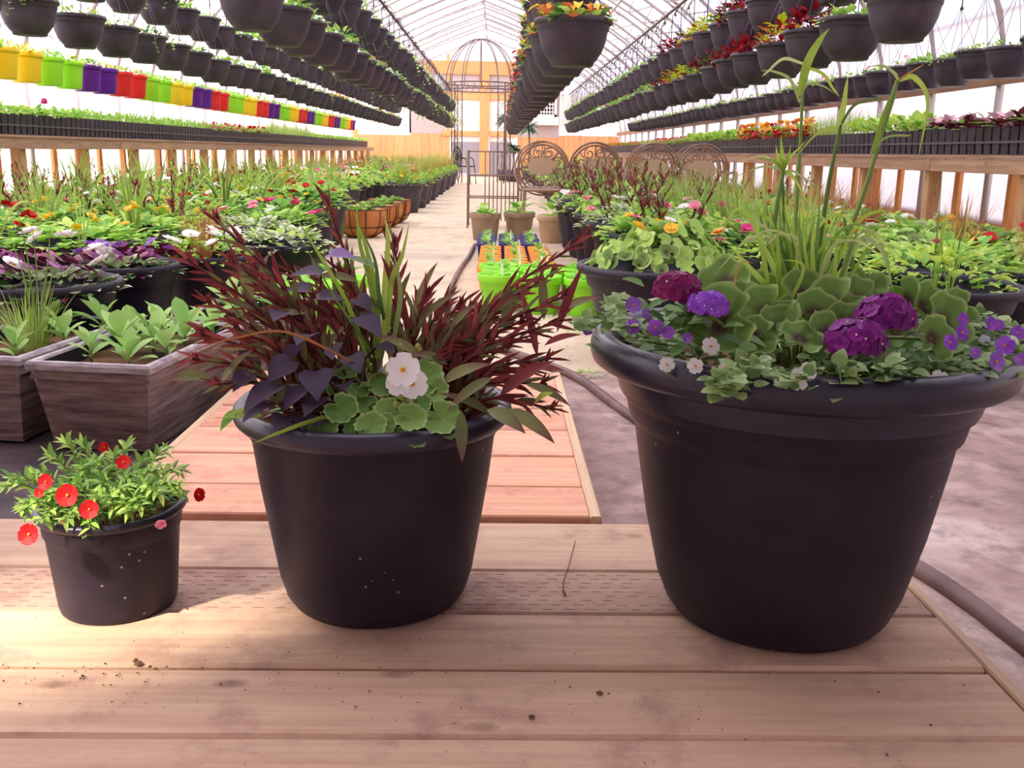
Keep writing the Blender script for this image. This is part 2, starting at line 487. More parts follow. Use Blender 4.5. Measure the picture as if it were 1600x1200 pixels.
    def flower(s, p, nrm, r, m, petals=5, eye='f_eye', cup=.15, wide=1.0, deep=False):
        p = V(p); nrm = V(nrm).normalized()
        a = nrm.cross(V((.2, .9, .3))).normalized(); b = nrm.cross(a)
        ro = rnd.random() * 6
        for k in range(petals):
            an = 2 * pi * k / petals + ro
            d = a * cos(an) + b * sin(an); t = nrm.cross(d)
            w_ = r * sin(pi / petals) * 1.05 * wide
            vs = [p, p + d * r * .55 - t * w_ * .8 + nrm * r * cup * .5, p + d * r * .6 + nrm * r * cup * .35,
                  p + d * r * .55 + t * w_ * .8 + nrm * r * cup * .5,
                  p + d * r * .93 - t * w_ * .62 + nrm * r * cup, p + d * r * 1.0 + nrm * r * cup * .9, p + d * r * .93 + t * w_ * .62 + nrm * r * cup]
            s.add(vs, [(0, 2, 1), (0, 3, 2), (1, 2, 5, 4), (2, 3, 6, 5)], m, [0, .5, .5, .5, 1, 1, 1])
        if eye:
            s.ball(p + nrm * r * .08, r * .17, eye, 6, 3)

    def ball(s, c, r, m, n=8, k=5, sq=1.0):
        c = V(c); vs = []
        for i in range(1, k):
            t = pi * i / k
            for j in range(n):
                vs.append(c + V((r * sin(t) * cos(2 * pi * j / n), r * sin(t) * sin(2 * pi * j / n), r * sq * cos(t))))
        vs += [c + V((0, 0, r * sq)), c - V((0, 0, r * sq))]
        T = len(vs) - 2; fs = []
        for j in range(n): fs.append((T, j, (j + 1) % n))
        for i in range(k - 2):
            for j in range(n): fs.append((i * n + j, (i + 1) * n + j, (i + 1) * n + (j + 1) % n, i * n + (j + 1) % n))
        for j in range(n): fs.append((T + 1, (k - 2) * n + (j + 1) % n, (k - 2) * n + j))
        s.add(vs, fs, m)

    def mesh(s, name):
        me = bpy.data.meshes.new(name)
        me.from_pydata(s.v, [], s.f)
        for m in s.mats: me.materials.append(m)
        me.polygons.foreach_set('material_index', s.m)
        me.polygons.foreach_set('use_smooth', s.sm)
        if any(s.u):
            a = me.attributes.new('u', 'FLOAT', 'POINT'); a.data.foreach_set('value', s.u)
        me.update(); return me

    def build(s, name, parent=None, loc=None):
        return link(name, s.mesh(name), parent, loc)


def spline(pts, n=8):
    pts = [V(p) for p in pts]
    P = [pts[0] * 2 - pts[1]] + pts + [pts[-1] * 2 - pts[-2]]
    out = []
    for i in range(1, len(P) - 2):
        a, b, c, d = P[i - 1], P[i], P[i + 1], P[i + 2]
        for k in range(n):
            t = k / n
            out.append(.5 * ((2 * b) + (c - a) * t + (2 * a - 5 * b + 4 * c - d) * t * t + (3 * b - a - 3 * c + d) * t ** 3))
    out.append(pts[-1]); return out


def link(name, me, parent=None, loc=None, rot=None, scale=None):
    o = bpy.data.objects.new(name, me); COL.objects.link(o)
    if parent: o.parent = parent
    if loc is not None: o.location = loc
    if rot is not None: o.rotation_euler = rot
    if scale is not None: o.scale = scale if isinstance(scale, (tuple, list)) else (scale,) * 3
    return o


def thing(name, label, cat, loc=(0, 0, 0), rz=0, group=None):
    o = link(name, None, None, loc, (0, 0, rz)); tag(o, label, cat, group); return o


def tag(o, label=None, cat=None, group=None, kind=None):
    if label: o['label'] = label
    if cat: o['category'] = cat
    if group: o['group'] = group
    if kind: o['kind'] = kind
    return o


ONES = 'first second third fourth fifth sixth seventh eighth ninth tenth eleventh twelfth thirteenth fourteenth fifteenth sixteenth seventeenth eighteenth nineteenth'.split()
TENS = {20: 'twentieth', 30: 'thirtieth', 40: 'fortieth', 50: 'fiftieth'}
TW = {20: 'twenty', 30: 'thirty', 40: 'forty', 50: 'fifty'}


def nth(i):   # 1-based
    if i < 20: return ONES[i - 1]
    t = i // 10 * 10
    return TENS[t] if i == t else TW[t] + '-' + ONES[i - t - 1]


def rv(a=1.0):
    return V((rnd.uniform(-a, a), rnd.uniform(-a, a), rnd.uniform(-a, a)))


# ================================================================== SETTING
CX = -.45; WL, WR = -4.85, 3.95; YB = 33.0; YF = -.8
YROOF = 1.6  # unseen roof up to here is opaque, added to shade the foreground
ZW = 1.45   # hip board height

mb = MB(); mb.add([(-14, -4, 0), (14, -4, 0), (14, 42, 0), (-14, 42, 0)], [(0, 1, 2, 3)], 'floor')
tag(mb.build('floor'), kind='structure')


def arch(k, inset=0):
    """gothic half profile: k 0 (wall) .. 1 (ridge); returns (offset from centre, z)"""
    a = V((4.4 - inset * .9, ZW + .1)); b = V((4.25 - inset, 3.25 - inset * .4)); c = V((0, 4.72 - inset))
    return a * (1 - k) ** 2 + b * 2 * k * (1 - k) + c * k * k


prof = []
for i in range(11): q = arch(i / 10); prof.append((CX - q.x, q.y))
for i in range(9, -1, -1): q = arch(i / 10); prof.append((CX + q.x, q.y))
mb = MB(); NY = 28
for j in range(NY):
    y0 = YF + (YB - YF) * j / NY; y1 = YF + (YB - YF) * (j + 1) / NY
    for (x0, z0), (x1, z1) in zip(prof, prof[1:]):
        mb.add([(x0, y0, z0 + .03), (x1, y0, z1 + .03), (x1, y1, z1 + .03), (x0, y1, z0 + .03)], [(0, 1, 2, 3)], 'film' if y0 > YROOF - .5 else 'board', smooth=False)  # near bays made opaque, out of view, for foreground shade
ceiling = tag(mb.build('ceiling'), kind='structure')

for side, X in (('left', WL), ('right', WR)):
    sg = -1 if side == 'left' else 1
    mb = MB()
    for j in range(NY):
        y0 = YF + (YB - YF) * j / NY; y1 = YF + (YB - YF) * (j + 1) / NY
        mb.add([(X + sg * .03, y0, .3), (X + sg * .03, y1, .3), (X + sg * .05, y1, .95), (X + sg * .05, y0, .95), (X + sg * .03, y1, ZW + .16), (X + sg * .03, y0, ZW + .16)],
               [(0, 1, 2, 3), (3, 2, 4, 5)], 'film' if y0 > YROOF - 2.0 else 'board')  # first bay opaque as well, added for foreground shade
    wl = tag(mb.build('wall_' + side), kind='structure')
    mb = MB(); mb.bevelbox((X + sg * .07, (YF + YB) / 2, .17), (.04, YB - YF, .34), 'new_beam', .004)
    tag(mb.build('baseboard_' + side), kind='structure')
    mb = MB()
    n = 8
    for k in range(n if side == 'right' else 0):
        L = (YB - YF) / n
        mb.bevelbox((X - sg * .03, YF + L * (k + .5), ZW - .02), (.038, L - .006, .11), 'beam_wood', .004)
    if side == 'right': mb.build('hip_board', wl)
    post = MB(); post.tube([(0, 0, 0), (0, 0, ZW + .1)], .03, 'galv', 10)
    pm = post.mesh('wall_post'); k = 0; y = .54
    stud = MB(); stud.bevelbox((0, 0, .42), (.038, .089, .84), 'new_wood', .004); sm_ = stud.mesh('wall_stud')
    while y < YB:
        link('wall_post', pm, wl, (X - sg * .005, y, 0))
        link('wall_stud', sm_, wl, (X - sg * .03, y + .45, 0))
        y += 1.22
# side purlins and ridge pipe belong to the roof
for X, Z in ((CX - 4.36, 1.93), (CX + 4.36, 1.93), (CX - 2.6, 3.47), (CX + 2.6, 3.47), (CX, 4.62)):
    mb = MB(); mb.tube([(X, YF, Z), (X, YB, Z)], .02, 'pipe', 8); mb.build('purlin', ceiling)

# roof hoops with truss webs: one mesh per part, shared
N = 16
top = [V((CX - arch(i / N).x, 0, arch(i / N).y)) for i in range(N + 1)] + [V((CX + arch(i / N).x, 0, arch(i / N).y)) for i in range(N - 1, -1, -1)]
mb = MB(); mb.tube(top, .027, 'pipe', 8); hoop_m = mb.mesh('hoop')
low = []
for i in range(5, N + 1): q = arch(i / N, .42); low.append(V((CX - q.x, 0, q.y)))
low2 = low + [V((2 * CX - p.x, 0, p.z)) for p in reversed(low[:-1])]
mb = MB(); mb.tube(low2, .018, 'pipe', 6); chord_m = mb.mesh('chord')
mb = MB()
for sg in (-1, 1):
    for i in range(5, N):
        a = arch((i + .5) / N); q0 = arch(i / N, .42); q1 = arch((i + 1) / N, .42)
        A = V((CX + sg * a.x, 0, a.y)); B0 = V((CX + sg * q0.x, 0, q0.y)); B1 = V((CX + sg * q1.x, 0, q1.y))
        mb.tube([B0, A], .009, 'pipe', 4); mb.tube([A, B1], .009, 'pipe', 4)
mb.tube([(CX, 0, 4.72), (CX, 0, 4.3)], .014, 'pipe', 6)
web_m = mb.mesh('web')
y = .54; k = 1
while y < YB - .3:
    t = thing('roof_truss', 'white pipe roof hoop, %s from the camera' % nth(k), 'truss', (0, y, 0), 0, 'roof hoops')
    link('hoop', hoop_m, t)
    if k % 2 == 1:
        link('chord', chord_m, t); tag(link('web', web_m, t), kind='stuff')
    y += 1.22; k += 1

# end wall
mb = MB()
mb.add([(WL, YB + .05, .0), (WR, YB + .05, 0), (WR, YB + .05, ZW + .1), (WL, YB + .05, ZW + .1)], [(0, 1, 2, 3)], 'film')
pts = [(x, YB + .05, z) for x, z in prof]
mb.add(pts, [tuple(range(len(pts)))], 'film')
wb = tag(mb.build('wall_back'), kind='structure')


def wbox(name, x0, x1, z0, z1, m, th=.06, yo=0, parent=wb):
    b = MB(); b.bevelbox(((x0 + x1) / 2, YB - th / 2 - yo, (z0 + z1) / 2), (x1 - x0, th, z1 - z0), m, .006); return b.build(name, parent)


def bx(px, py):
    p = at(px, py, Y=YB); return p.x, p.z


def prect(name, x0, y0, x1, y1, m, th=.06, yo=0):
    a = bx(x0, y1); b = bx(x1, y0); return wbox(name, a[0], b[0], a[1], b[1], m, th, yo)


prect('header_beam', 640, 97, 812, 115, 'new_beam', .12)
prect('cross_beam', 690, 144, 806, 155, 'new_beam', .1, .0)
prect('wall_panel', 690, 157, 806, 206, 'white', .03)
prect('wall_panel', 690, 116, 806, 143, 'panel', .03)
prect('sill', 690, 206, 806, 212, 'new_beam', .1)
prect('wall_post', 749, 115, 765, 273, 'new_wood', .15)
prect('wall_post', 698, 84, 703, 206, 'new_wood', .08)
prect('wall_panel', 702, 213, 749, 240, 'white', .03)
prect('wall_panel', 765, 213, 806, 226, 'white', .03)
prect('door_panel', 705, 222, 749, 270, 'greypanel', .05)
prect('door_panel', 765, 222, 800, 272, 'greypanel', .05)
prect('wall_panel', 806, 108, 876, 214, 'panel', .04)
prect('wall_panel', 876, 150, 960, 198, 'white', .05)
prect('wall_panel', 640, 168, 696, 208, 'panel', .04)
prect('wall_panel', 560, 150, 642, 210, 'white', .04)
prect('wall_post', 872, 132, 880, 146, 'new_wood', .1)
prect('duct', 866, 143, 882, 148, 'white', .2)
# wainscot boards
x = bx(440, 240)[0]; xe = bx(702, 240)[0]
while x < xe - .05:
    wbox('board', x + .004, x + .196, .02, 1.46 + rnd.uniform(-.01, .01), 'new_wood', .03, rnd.uniform(0, .008)); x += .2
x = bx(808, 240)[0]; xe = bx(1140, 240)[0]
while x < xe - .05:
    wbox('board', x + .004, x + .196, .02, 1.36 + rnd.uniform(-.01, .01), 'new_wood', .03, rnd.uniform(0, .008)); x += .2
# evaporative cooler with lattice grille
ex0, ez0 = bx(836, 181); ex1, ez1 = bx(868, 146)
t = thing('wall_vent', 'square cream wall vent with dark lattice grille on the end wall', 'vent', ((ex0 + ex1) / 2, YB - .2, (ez0 + ez1) / 2))
W2, H2 = (ex1 - ex0) / 2, (ez1 - ez0) / 2
mb = MB(); mb.box((0, .06, 0), (2 * W2, .1, 2 * H2), 'dark'); mb.build('core', t)
mb = MB()
for sx in (-1, 1): mb.box((sx * W2, 0, 0), (.08, .2, 2 * H2 + .08), 'white')
for sz in (-1, 1): mb.box((0, 0, sz * H2), (2 * W2 + .08, .2, .08), 'white')
mb.box((0, -.05, -H2 - .17), (2 * W2 + .2, .3, .26), 'white')
mb.build('frame', t)
b1 = MB(); b1.box((0, 0, 0), (.03, .03, 2 * H2), 'white'); b1 = b1.mesh('bar')
b2 = MB(); b2.box((0, 0, 0), (2 * W2, .03, .03), 'white'); b2 = b2.mesh('bar')
for i in range(1, 7): link('bar', b1, t, (-W2 + 2 * W2 * i / 7, -.06, 0))
for i in range(1, 6): link('bar', b2, t, (0, -.06, -H2 + 2 * H2 * i / 6))

# unseen opaque front wall behind the camera; vent added for the deck's sun patch
VX0, VX1, VZ0, VZ1 = -3.15, -2.5, 2.43, 2.9
mb = MB()
def arch_x(z):   # half width of the house at height z
    if z <= ZW + .1: return 4.4
    k0, k1 = 0.0, 1.0
    for _ in range(30):
        k = (k0 + k1) / 2
        if arch(k).y < z: k0 = k
        else: k1 = k
    return arch(k0).x
zs = [0, .8, 1.55] + [1.55 + (VZ0 - 1.55) * q / 3 for q in (1, 2)] + [VZ0 + (VZ1 - VZ0) * q / 3 for q in range(4)] + [VZ1 + (4.7 - VZ1) * q / 8 for q in range(1, 9)]
for z0, z1 in zip(zs, zs[1:]):
    a0, a1 = arch_x(z0) + .05, arch_x(z1) + .05
    def strip(l0, r0, l1, r1): mb.add([(l0, YF, z0), (r0, YF, z0), (r1, YF, z1), (l1, YF, z1)], [(0, 1, 2, 3)], 'board', smooth=False)
    if z0 >= VZ0 - 1e-6 and z1 <= VZ1 + 1e-6:
        strip(CX - a0, VX0, CX - a1, VX0); strip(VX1, CX + a0, VX1, CX + a1)
    else: strip(CX - a0, CX + a0, CX - a1, CX + a1)
wf = tag(mb.build('wall_front'), kind='structure')
mb = MB()
for x in (VX0, VX1): mb.box((x, YF, (VZ0 + VZ1) / 2), (.04, .06, VZ1 - VZ0 + .04), 'new_wood')
for z in (VZ0, VZ1): mb.box(((VX0 + VX1) / 2, YF, z), (VX1 - VX0, .06, .04), 'new_beam')
mb.build('added_vent_frame', wf)  # frames the vent added to let the sun patch in

# ================================================================== LIBRARY of shared plant meshes
def mound(n, Rr, h, L, W, mats, shape='ovate', fold=.3, droop=.5, seg=3, inner=.1, mb=None, upf=.55, z0=0):
    mb = mb or MB()
    for i in range(n):
        r = Rr * math.sqrt(inner + (1 - inner) * rnd.random()); a = rnd.uniform(0, 2 * pi)
        q = r / Rr
        z = z0 + h * (1 - q ** 2.2) * rnd.uniform(.55, 1.0) + h * .08
        d = V((cos(a) * (.35 + q), sin(a) * (.35 + q), upf + rnd.uniform(-.25, .5))) + rv(.35)
        s_ = rnd.uniform(.7, 1.2)
        mb.leaf((r * cos(a), r * sin(a), z), d, (0, 0, 1), L * s_, W * s_, rnd.choice(mats), seg, droop, fold, shape)
    return mb


def rosettes(mb, n, Rr, h, r, mats, z0=0, petals=5, eye='f_eye', edge=False):
    for i in range(n):
        q = math.sqrt(rnd.random()); a = rnd.uniform(0, 2 * pi); x, y = Rr * q * cos(a), Rr * q * sin(a)
        z = z0 + h * (1 - q ** 2.2) + h * rnd.uniform(.2, .35) + r * .4
        mb.flower((x, y, z), V((cos(a) * q, sin(a) * q - .4, .8)), r * rnd.uniform(.8, 1.2), rnd.choice(mats), petals, eye)
    return mb


def tuft(n, L, W, mats, spread=.55, droop=.7, r0=.03, mb=None, seg=5, z0=0, lo=.6):
    mb = mb or MB()
    for i in range(n):
        a = rnd.uniform(0, 2 * pi); q = rnd.random()
        d = V((cos(a) * spread * q, sin(a) * spread * q, 1))
        mb.blade((r0 * cos(a) * rnd.random(), r0 * sin(a) * rnd.random(), z0), d, L * rnd.uniform(lo, 1.1), W, rnd.choice(mats), seg, droop * rnd.uniform(.5, 1.4), yaw=rnd.uniform(0, 6))
    return mb


def spikes(n, h, mats, spread=.35, Rr=.08, leafL=.06, leafW=.013, per=16, mb=None, z0=0, stem='celo_stem'):
    mb = mb or MB()
    for i in range(n):
        a = rnd.uniform(0, 2 * pi); q = math.sqrt(rnd.random())
        b = V((Rr * q * cos(a), Rr * q * sin(a), z0)); H = h * rnd.uniform(.55, 1.1)
        tip = b + V((cos(a) * spread * q * H, sin(a) * spread * q * H, H))
        mb.tube([b, (b + tip) / 2 + V((0, 0, .01)), tip], [.004, .0035, .002], stem, 4)
        for k in range(per):
            t = .15 + .85 * (k + rnd.random()) / per
            p = b.lerp(tip, t); an = k * 2.4 + a
            d = V((cos(an), sin(an), rnd.uniform(.9, 1.8)))
            s_ = (1.15 - .6 * t) * rnd.uniform(.7, 1.2)
            mb.leaf(p, d, (0, 0, 1), leafL * s_, leafW * s_, rnd.choice(mats), 3, .3, .3, 'lance')
        mb.leaf(tip - V((0, 0, .01)), V((0, 0, 1)), (0, 1, 0), .03, .012, mats[0], 3, 0, .4)
    return mb


def trailers(mb, n, Rr, L, mats, leaf=.03, z0=0, seed=0, drop=.8):
    for i in range(n):
        a = rnd.uniform(0, 2 * pi); p = V((Rr * cos(a), Rr * sin(a), z0 + .02)); d = V((cos(a), sin(a), .35)); pts = [p.copy()]
        LL = L * rnd.uniform(.5, 1.1); k = 8
        for j in range(k):
            d = (d + V((rnd.uniform(-.3, .3), rnd.uniform(-.3, .3), -drop * rnd.uniform(.2, .6)))).normalized()
            p = p + d * LL / k; pts.append(p.copy())
            e = V((rnd.uniform(-1, 1), rnd.uniform(-1, 1), .4))
            mb.leaf(p, e, (0, 0, 1), leaf * rnd.uniform(.7, 1.2), leaf * .8, rnd.choice(mats), 3, .4, .2, 'ovate')
        mb.tube(pts, .0018, 'stem', 3)
    return mb


LIB = {}
def lib(name, builder):
    LIB[name] = builder.mesh(name)

RB = .165   # hanging basket rim radius used by the basket foliage
for i in range(3):
    lib('b_green%d' % i, mound(80, RB * .95, .05 + .02 * i, .055, .04, ['g_light', 'g_mid'], z0=-.01))
m_ = mound(60, RB * .95, .06, .06, .045, ['g_light', 'g_mid'], z0=-.01); lib('b_ivy', trailers(m_, 5, RB * .9, .36, ['g_light', 'cream'], .045))
m_ = mound(70, RB * .95, .06, .045, .03, ['g_light', 'g_grey'], z0=-.01); lib('b_trail', trailers(m_, 5, RB * .9, .2, ['g_light', 'g_mid'], .032))
m_ = mound(50, RB * .9, .05, .06, .045, ['g_mid', 'g_light'], z0=-.01); lib('b_white', rosettes(m_, 12, RB, .05, .022, ['f_white', 'f_pink']))
m_ = mound(50, RB * .95, .06, .07, .05, ['g_mid', 'col_org', 'g_dark'], z0=-.01)
for k in range(26):
    a = rnd.uniform(0, 6.28); m_.leaf((RB * rnd.uniform(.2, 1.0) * cos(a), RB * rnd.uniform(.2, 1.0) * sin(a), .05), V((cos(a), sin(a), .2)), (0, 0, 1), .07, .045, 'f_yellow' if k % 4 else 'f_orange', 3, .9, .3, 'ovate')
lib('b_begonia', m_)
m_ = mound(60, RB * .95, .06, .06, .045, ['g_mid', 'g_dark'], z0=-.01)
for k in range(30):
    a = rnd.uniform(0, 6.28); m_.leaf((RB * rnd.uniform(.5, 1.05) * cos(a), RB * rnd.uniform(.5, 1.05) * sin(a), .05), V((cos(a), sin(a), .2)), (0, 0, 1), .06, .04, 'f_red' if k % 4 else 'f_orange', 3, .9, .3, 'ovate')
lib('b_redbeg', m_)
for nm, ms in (('b_colred', ['col_red', 'col_red', 'col_dark']), ('b_colchart', ['col_chart', 'col_chart', 'g_yel']), ('b_colmix', ['col_chart', 'col_org', 'col_red', 'col_chart']), ('b_coldark', ['col_dark', 'col_red', 'g_dark'])):
    lib(nm, mound(90, RB * .9, .12, .075, .042, ms, z0=-.01, droop=.7, upf=.7))
lib('b_fine', mound(120, RB * .95, .06, .035, .02, ['g_light', 'g_mid', 'g_yel'], z0=-.01))

PR = .26     # floor planter radius used by planter foliage
lib('p_green0', mound(230, PR, .13, .065, .045, ['g_light', 'g_mid', 'g_light'], z0=-.01))
lib('p_green1', mound(240, PR, .16, .055, .034, ['g_light', 'g_yel', 'g_mid'], z0=-.01))
lib('p_green2', mound(220, PR, .12, .075, .05, ['g_mid', 'g_mid', 'g_dark'], z0=-.01))
lib('p_cream', mound(260, PR * 1.08, .12, .05, .042, ['cream', 'cream', 'silver', 'g_light'], z0=-.01))
lib('p_silver', mound(200, PR, .14, .07, .012, ['silver', 'silver', 'g_grey'], 'lance', z0=-.01, upf=1.0))
m_ = MB()
for i in range(190):
    r = PR * math.sqrt(rnd.random()) * 1.0; a = rnd.uniform(0, 2 * pi); q = r / PR
    m_.round_leaf((r * cos(a), r * sin(a), .13 * (1 - q * q) * rnd.uniform(.5, 1) + .03), V((cos(a) * q, sin(a) * q, .7)) + rv(.45), rnd.uniform(.02, .034), 'ger_light' if i % 4 else 'ger_zone', n=14, rot=rnd.random() * 6)
lib('p_geranium', m_)
m_ = mound(240, PR, .07, .05, .04, ['g_dark', 'f_wine', 'g_grey', 'cream'], z0=-.01)
for k in range(60):
    r = PR * math.sqrt(rnd.random()); a = rnd.uniform(0, 6.28)
    m_.flower((r * cos(a), r * sin(a), .08 + .03 * rnd.random()), V((cos(a) * .3, -.5, .8)) + rv(.4), .024, ['f_wine', 'f_wine', 'f_lilac', 'f_wine', 'f_pinkish'][k % 5], 5, None, .3, wide=1.2)
lib('p_pansy', m_)
for nm, ms in (('mixhot', ['f_hot', 'f_pink']), ('mixyel', ['f_yellow', 'f_yellow']), ('mixred', ['f_red']), ('mixwhite', ['f_white']), ('mixpink', ['f_pink', 'f_white']), ('mixviolet', ['f_violet', 'f_lilac'])):
    lib('fl_' + nm, rosettes(MB(), 7, PR * .85, .13, .024, ms, z0=.02))
lib('a_bronze', tuft(110, .34, .0035, ['bronzegrass'], .6, .7, .05))
lib('a_grass', tuft(80, .42, .007, ['grass', 'grass_pale'], .6, .7, .04))
lib('a_millet', tuft(16, .6, .026, ['grass_dark', 'grass'], .6, 2.4, .03, seg=9))
lib('a_celosia', spikes(9, .3, ['celo_red', 'celo_green', 'celo_red', 'g_mid'], .55, .1, .075, .016, 17))
lib('a_dark', mound(50, .12, .12, .08, .06, ['sweet', 'col_dark'], z0=0))
lib('a_tall', tuft(9, .6, .012, ['grass_dark', 'grass'], .35, .5, .03, seg=7))

# small pot plants on the benches: seven kinds
def seedling(kind):
    m = MB()
    if kind == 'leafy': mound(16, .045, .05, .05, .035, ['g_light', 'g_mid'], mb=m)
    elif kind == 'fine': mound(30, .045, .07, .035, .012, ['g_mid', 'g_light'], mb=m, upf=1.2)
    elif kind == 'grass': tuft(26, .24, .004, ['grass', 'grass_pale', 'g_light'], .45, .6, .03, m)
    elif kind == 'pink': mound(16, .045, .05, .04, .03, ['g_light', 'g_mid'], mb=m); rosettes(m, 4, .04, .05, .018, ['f_pink', 'f_red'], eye=None)
    elif kind == 'wine': mound(18, .05, .08, .07, .05, ['col_dark', 'f_wine', 'f_pinkish', 'g_mid', 'col_dark'], mb=m, upf=.6)
    elif kind == 'fire':
        mound(16, .05, .08, .06, .045, ['col_red', 'col_org', 'g_mid'], mb=m); rosettes(m, 5, .05, .09, .026, ['f_yellow', 'f_orange', 'f_red'], eye=None)
    elif kind == 'broad': mound(9, .04, .07, .08, .055, ['g_light', 'g_mid', 'g_yel'], mb=m, upf=1)
    return m.mesh('seedling')
SEED = {k: [seedling(k) for _ in range(3)] for k in ('leafy', 'fine', 'grass', 'pink', 'wine', 'fire', 'broad')}

# ================================================================== DECKS
ANG = 0.0
# near deck: five planks across, a trim board on its right end, joists below
t = thing('wooden_deck', 'weathered pale wooden platform of wide planks under the three large pots', 'deck', (0, 0, 0), R(.35))
bounds = [(.70, .852), (.863, 1.017), (1.022, 1.174), (1.179, 1.332), (1.337, 1.489), (1.494, 1.708)]
for k, (a, b) in enumerate(bounds):
    mb = MB(); xr = .685 if k != 1 else .69
    mb.bevelbox((0, 0, 0), (xr + 1.5, b - a, .036), 'deck' if k != 4 else 'deck_far', .005)
    mb.build('plank', t, ((xr - 1.5) / 2, (a + b) / 2, .12 - .018 - .0015 * (k % 3)))
mb = MB(); mb.bevelbox((.697, 1.05, .085), (.018, 1.1, .072), 'trim', .003); mb.build('trim_board', t)
for X in (-1.3, -.4, .3, .62):
    mb = MB(); mb.box((X, 1.2, .041), (.06, .98, .08), 'beam_wood'); mb.build('joist', t)
# incised treatment marks on one plank (rows of short dark slits)
mb = MB()
for r_ in range(9):
    yy = 1.349 + r_ * .0155; x = -1.2 + (r_ % 3) * .014
    while x < .66:
        if rnd.random() < .85: mb.box((x, yy, .1183), (.016, .0009, .0012), 'deck_slit')
        x += .034
inc = mb.build('incision_mark', t); inc['kind'] = 'stuff'

t = thing('red_platform', 'low red-stained plank platform behind the middle pot', 'deck', (0, 0, 0), R(.2))
y = 1.718; k = 0
for wd in (.168, .206, .208, .208, .21, .21):
    mb = MB(); mb.bevelbox((0, 0, 0), (.915, wd - .007, .03), 'red_wood', .003)
    mb.build('plank', t, (-.27, y + wd / 2, .111 - .0012 * (k % 2))); y += wd + .001; k += 1
for X, nm in ((.2, 0), (-.738, 1)):
    mb = MB(); mb.bevelbox((X, 2.33, .08), (.022, 1.23, .096), 'trim', .003); mb.build('trim_board', t)
for X in (-.55, .0):
    mb = MB(); mb.box((X, 2.33, .047), (.06, 1.15, .09), 'beam_wood'); mb.build('joist', t)

# dirt and the stray twig on the deck
mb = MB()
def crumb(x, y, r):
    p = V((x, y, .1195)); vs = [p + V((r * rnd.uniform(.6, 1.2) * cos(a), r * rnd.uniform(.6, 1.2) * sin(a), 0)) for a in (0, 1.25, 2.5, 3.8, 5)] + [p + V((0, 0, r * .7))]
    mb.add(vs, [(i, (i + 1) % 5, 5) for i in range(5)], 'soil', smooth=False)
for (cx_, cy_, n, s_) in ((-.52, 1.15, 130, .1), (-.15, 1.14, 70, .12), (-.35, 1.22, 60, .1), (.1, 1.1, 40, .15), (.35, 1.05, 25, .15), (-.3, 1.05, 40, .3), (.6, 1.2, 20, .06), (-.6, 1.3, 40, .1)):
    for i in range(n):
        x, y_ = rnd.gauss(cx_, s_), rnd.gauss(cy_, s_ * .45)
        if y_ > .88 and x < .66 and y_ < 1.66: crumb(x, y_, rnd.choice((.0006, .0008, .0008, .001, .0012, .0016, .0022)))
for x, y_, r in ((-.485, 1.185, .006), (-.478, 1.178, .007), (-.46, 1.17, .004), (.14, 1.115, .005), (.05, 1.06, .005)): crumb(x, y_, r)
tag(mb.build('soil_crumbs'), 'scattered dark soil crumbs on the pale deck planks', 'dirt', kind='stuff')
tw = [at(899, 845, z=.123), at(890, 880, z=.127), at(880, 912, z=.124), at(884, 930, z=.122), at(878, 922, z=.122)]
mb = MB(); mb.tube(spline(tw, 5), .0009, 'celo_stem', 4)
tag(mb.build('dry_twig'), 'thin dry stem lying on the deck left of the largest pot', 'twig')

# hose snaking along the floor, right of the decks
hp = [(.93, 1.15, .017), (.885, 1.42, .017), (.84, 1.71, .017), (.69, 2.1, .017), (.53, 2.5, .017), (.41, 2.85, .017), (.27, 3.4, .017), (-.05, 4.0, .017), (-.2, 4.6, .017), (-.265, 5.2, .017), (-.27, 5.9, .017), (-.25, 6.7, .017), (-.22, 7.4, .017), (-.2, 8.3, .017)]
mb = MB(); mb.tube(spline(hp, 8), [.021 - .005 * min(1, i / 40) for i in range((len(hp) - 1) * 8 + 1)], 'hose', 10)
tag(mb.build('garden_hose'), 'dusty brown garden hose snaking along the floor beside the decks', 'hose')
# dark weed cloth at the left, right of it the bare boards
mb = MB(); n = 14
gx = [[V((-1.75 + 1.0 * i / n, 1.72 + 2.0 * j / n, .006 + .006 * rnd.random())) for i in range(n + 1)] for j in range(n + 1)]
flat = [p for r_ in gx for p in r_]
mb.add(flat, [(j * (n + 1) + i, j * (n + 1) + i + 1, (j + 1) * (n + 1) + i + 1, (j + 1) * (n + 1) + i) for j in range(n) for i in range(n)], 'cloth')
tag(mb.build('weed_cloth'), 'dark woven weed cloth on the ground under the box planters', 'ground cloth')
nx, ny = 20, 26
flat = [V((.22 + 2.3 * i / nx, .2 + 3.3 * j / ny, .004 + .005 * rnd.random() + .012 * max(0, sin(i * .9 + j * .35)) ** 6)) for j in range(ny + 1) for i in range(nx + 1)]
mb = MB(); mb.add(flat, [(j * (nx + 1) + i, j * (nx + 1) + i + 1, (j + 1) * (nx + 1) + i + 1, (j + 1) * (nx + 1) + i) for j in range(ny) for i in range(nx)], 'dusty')
tag(mb.build('dusty_weed_cloth'), 'dusty purple-brown weed cloth on the floor right of the decks', 'ground cloth')
# small weeds on the floor
for px_, py_, lab in ((922, 588, 'tiny green weed on the floor left of the largest pot'), (905, 518, 'little green sprig on the floor behind the right pot rim')):
    p = at(px_, py_, z=0)
    mb = mound(40, .05, .02, .025, .008, ['g_light', 'g_mid'], 'lance')
    o = mb.build('weed', None, (p.x, p.y, 0)); tag(o, lab, 'weed')

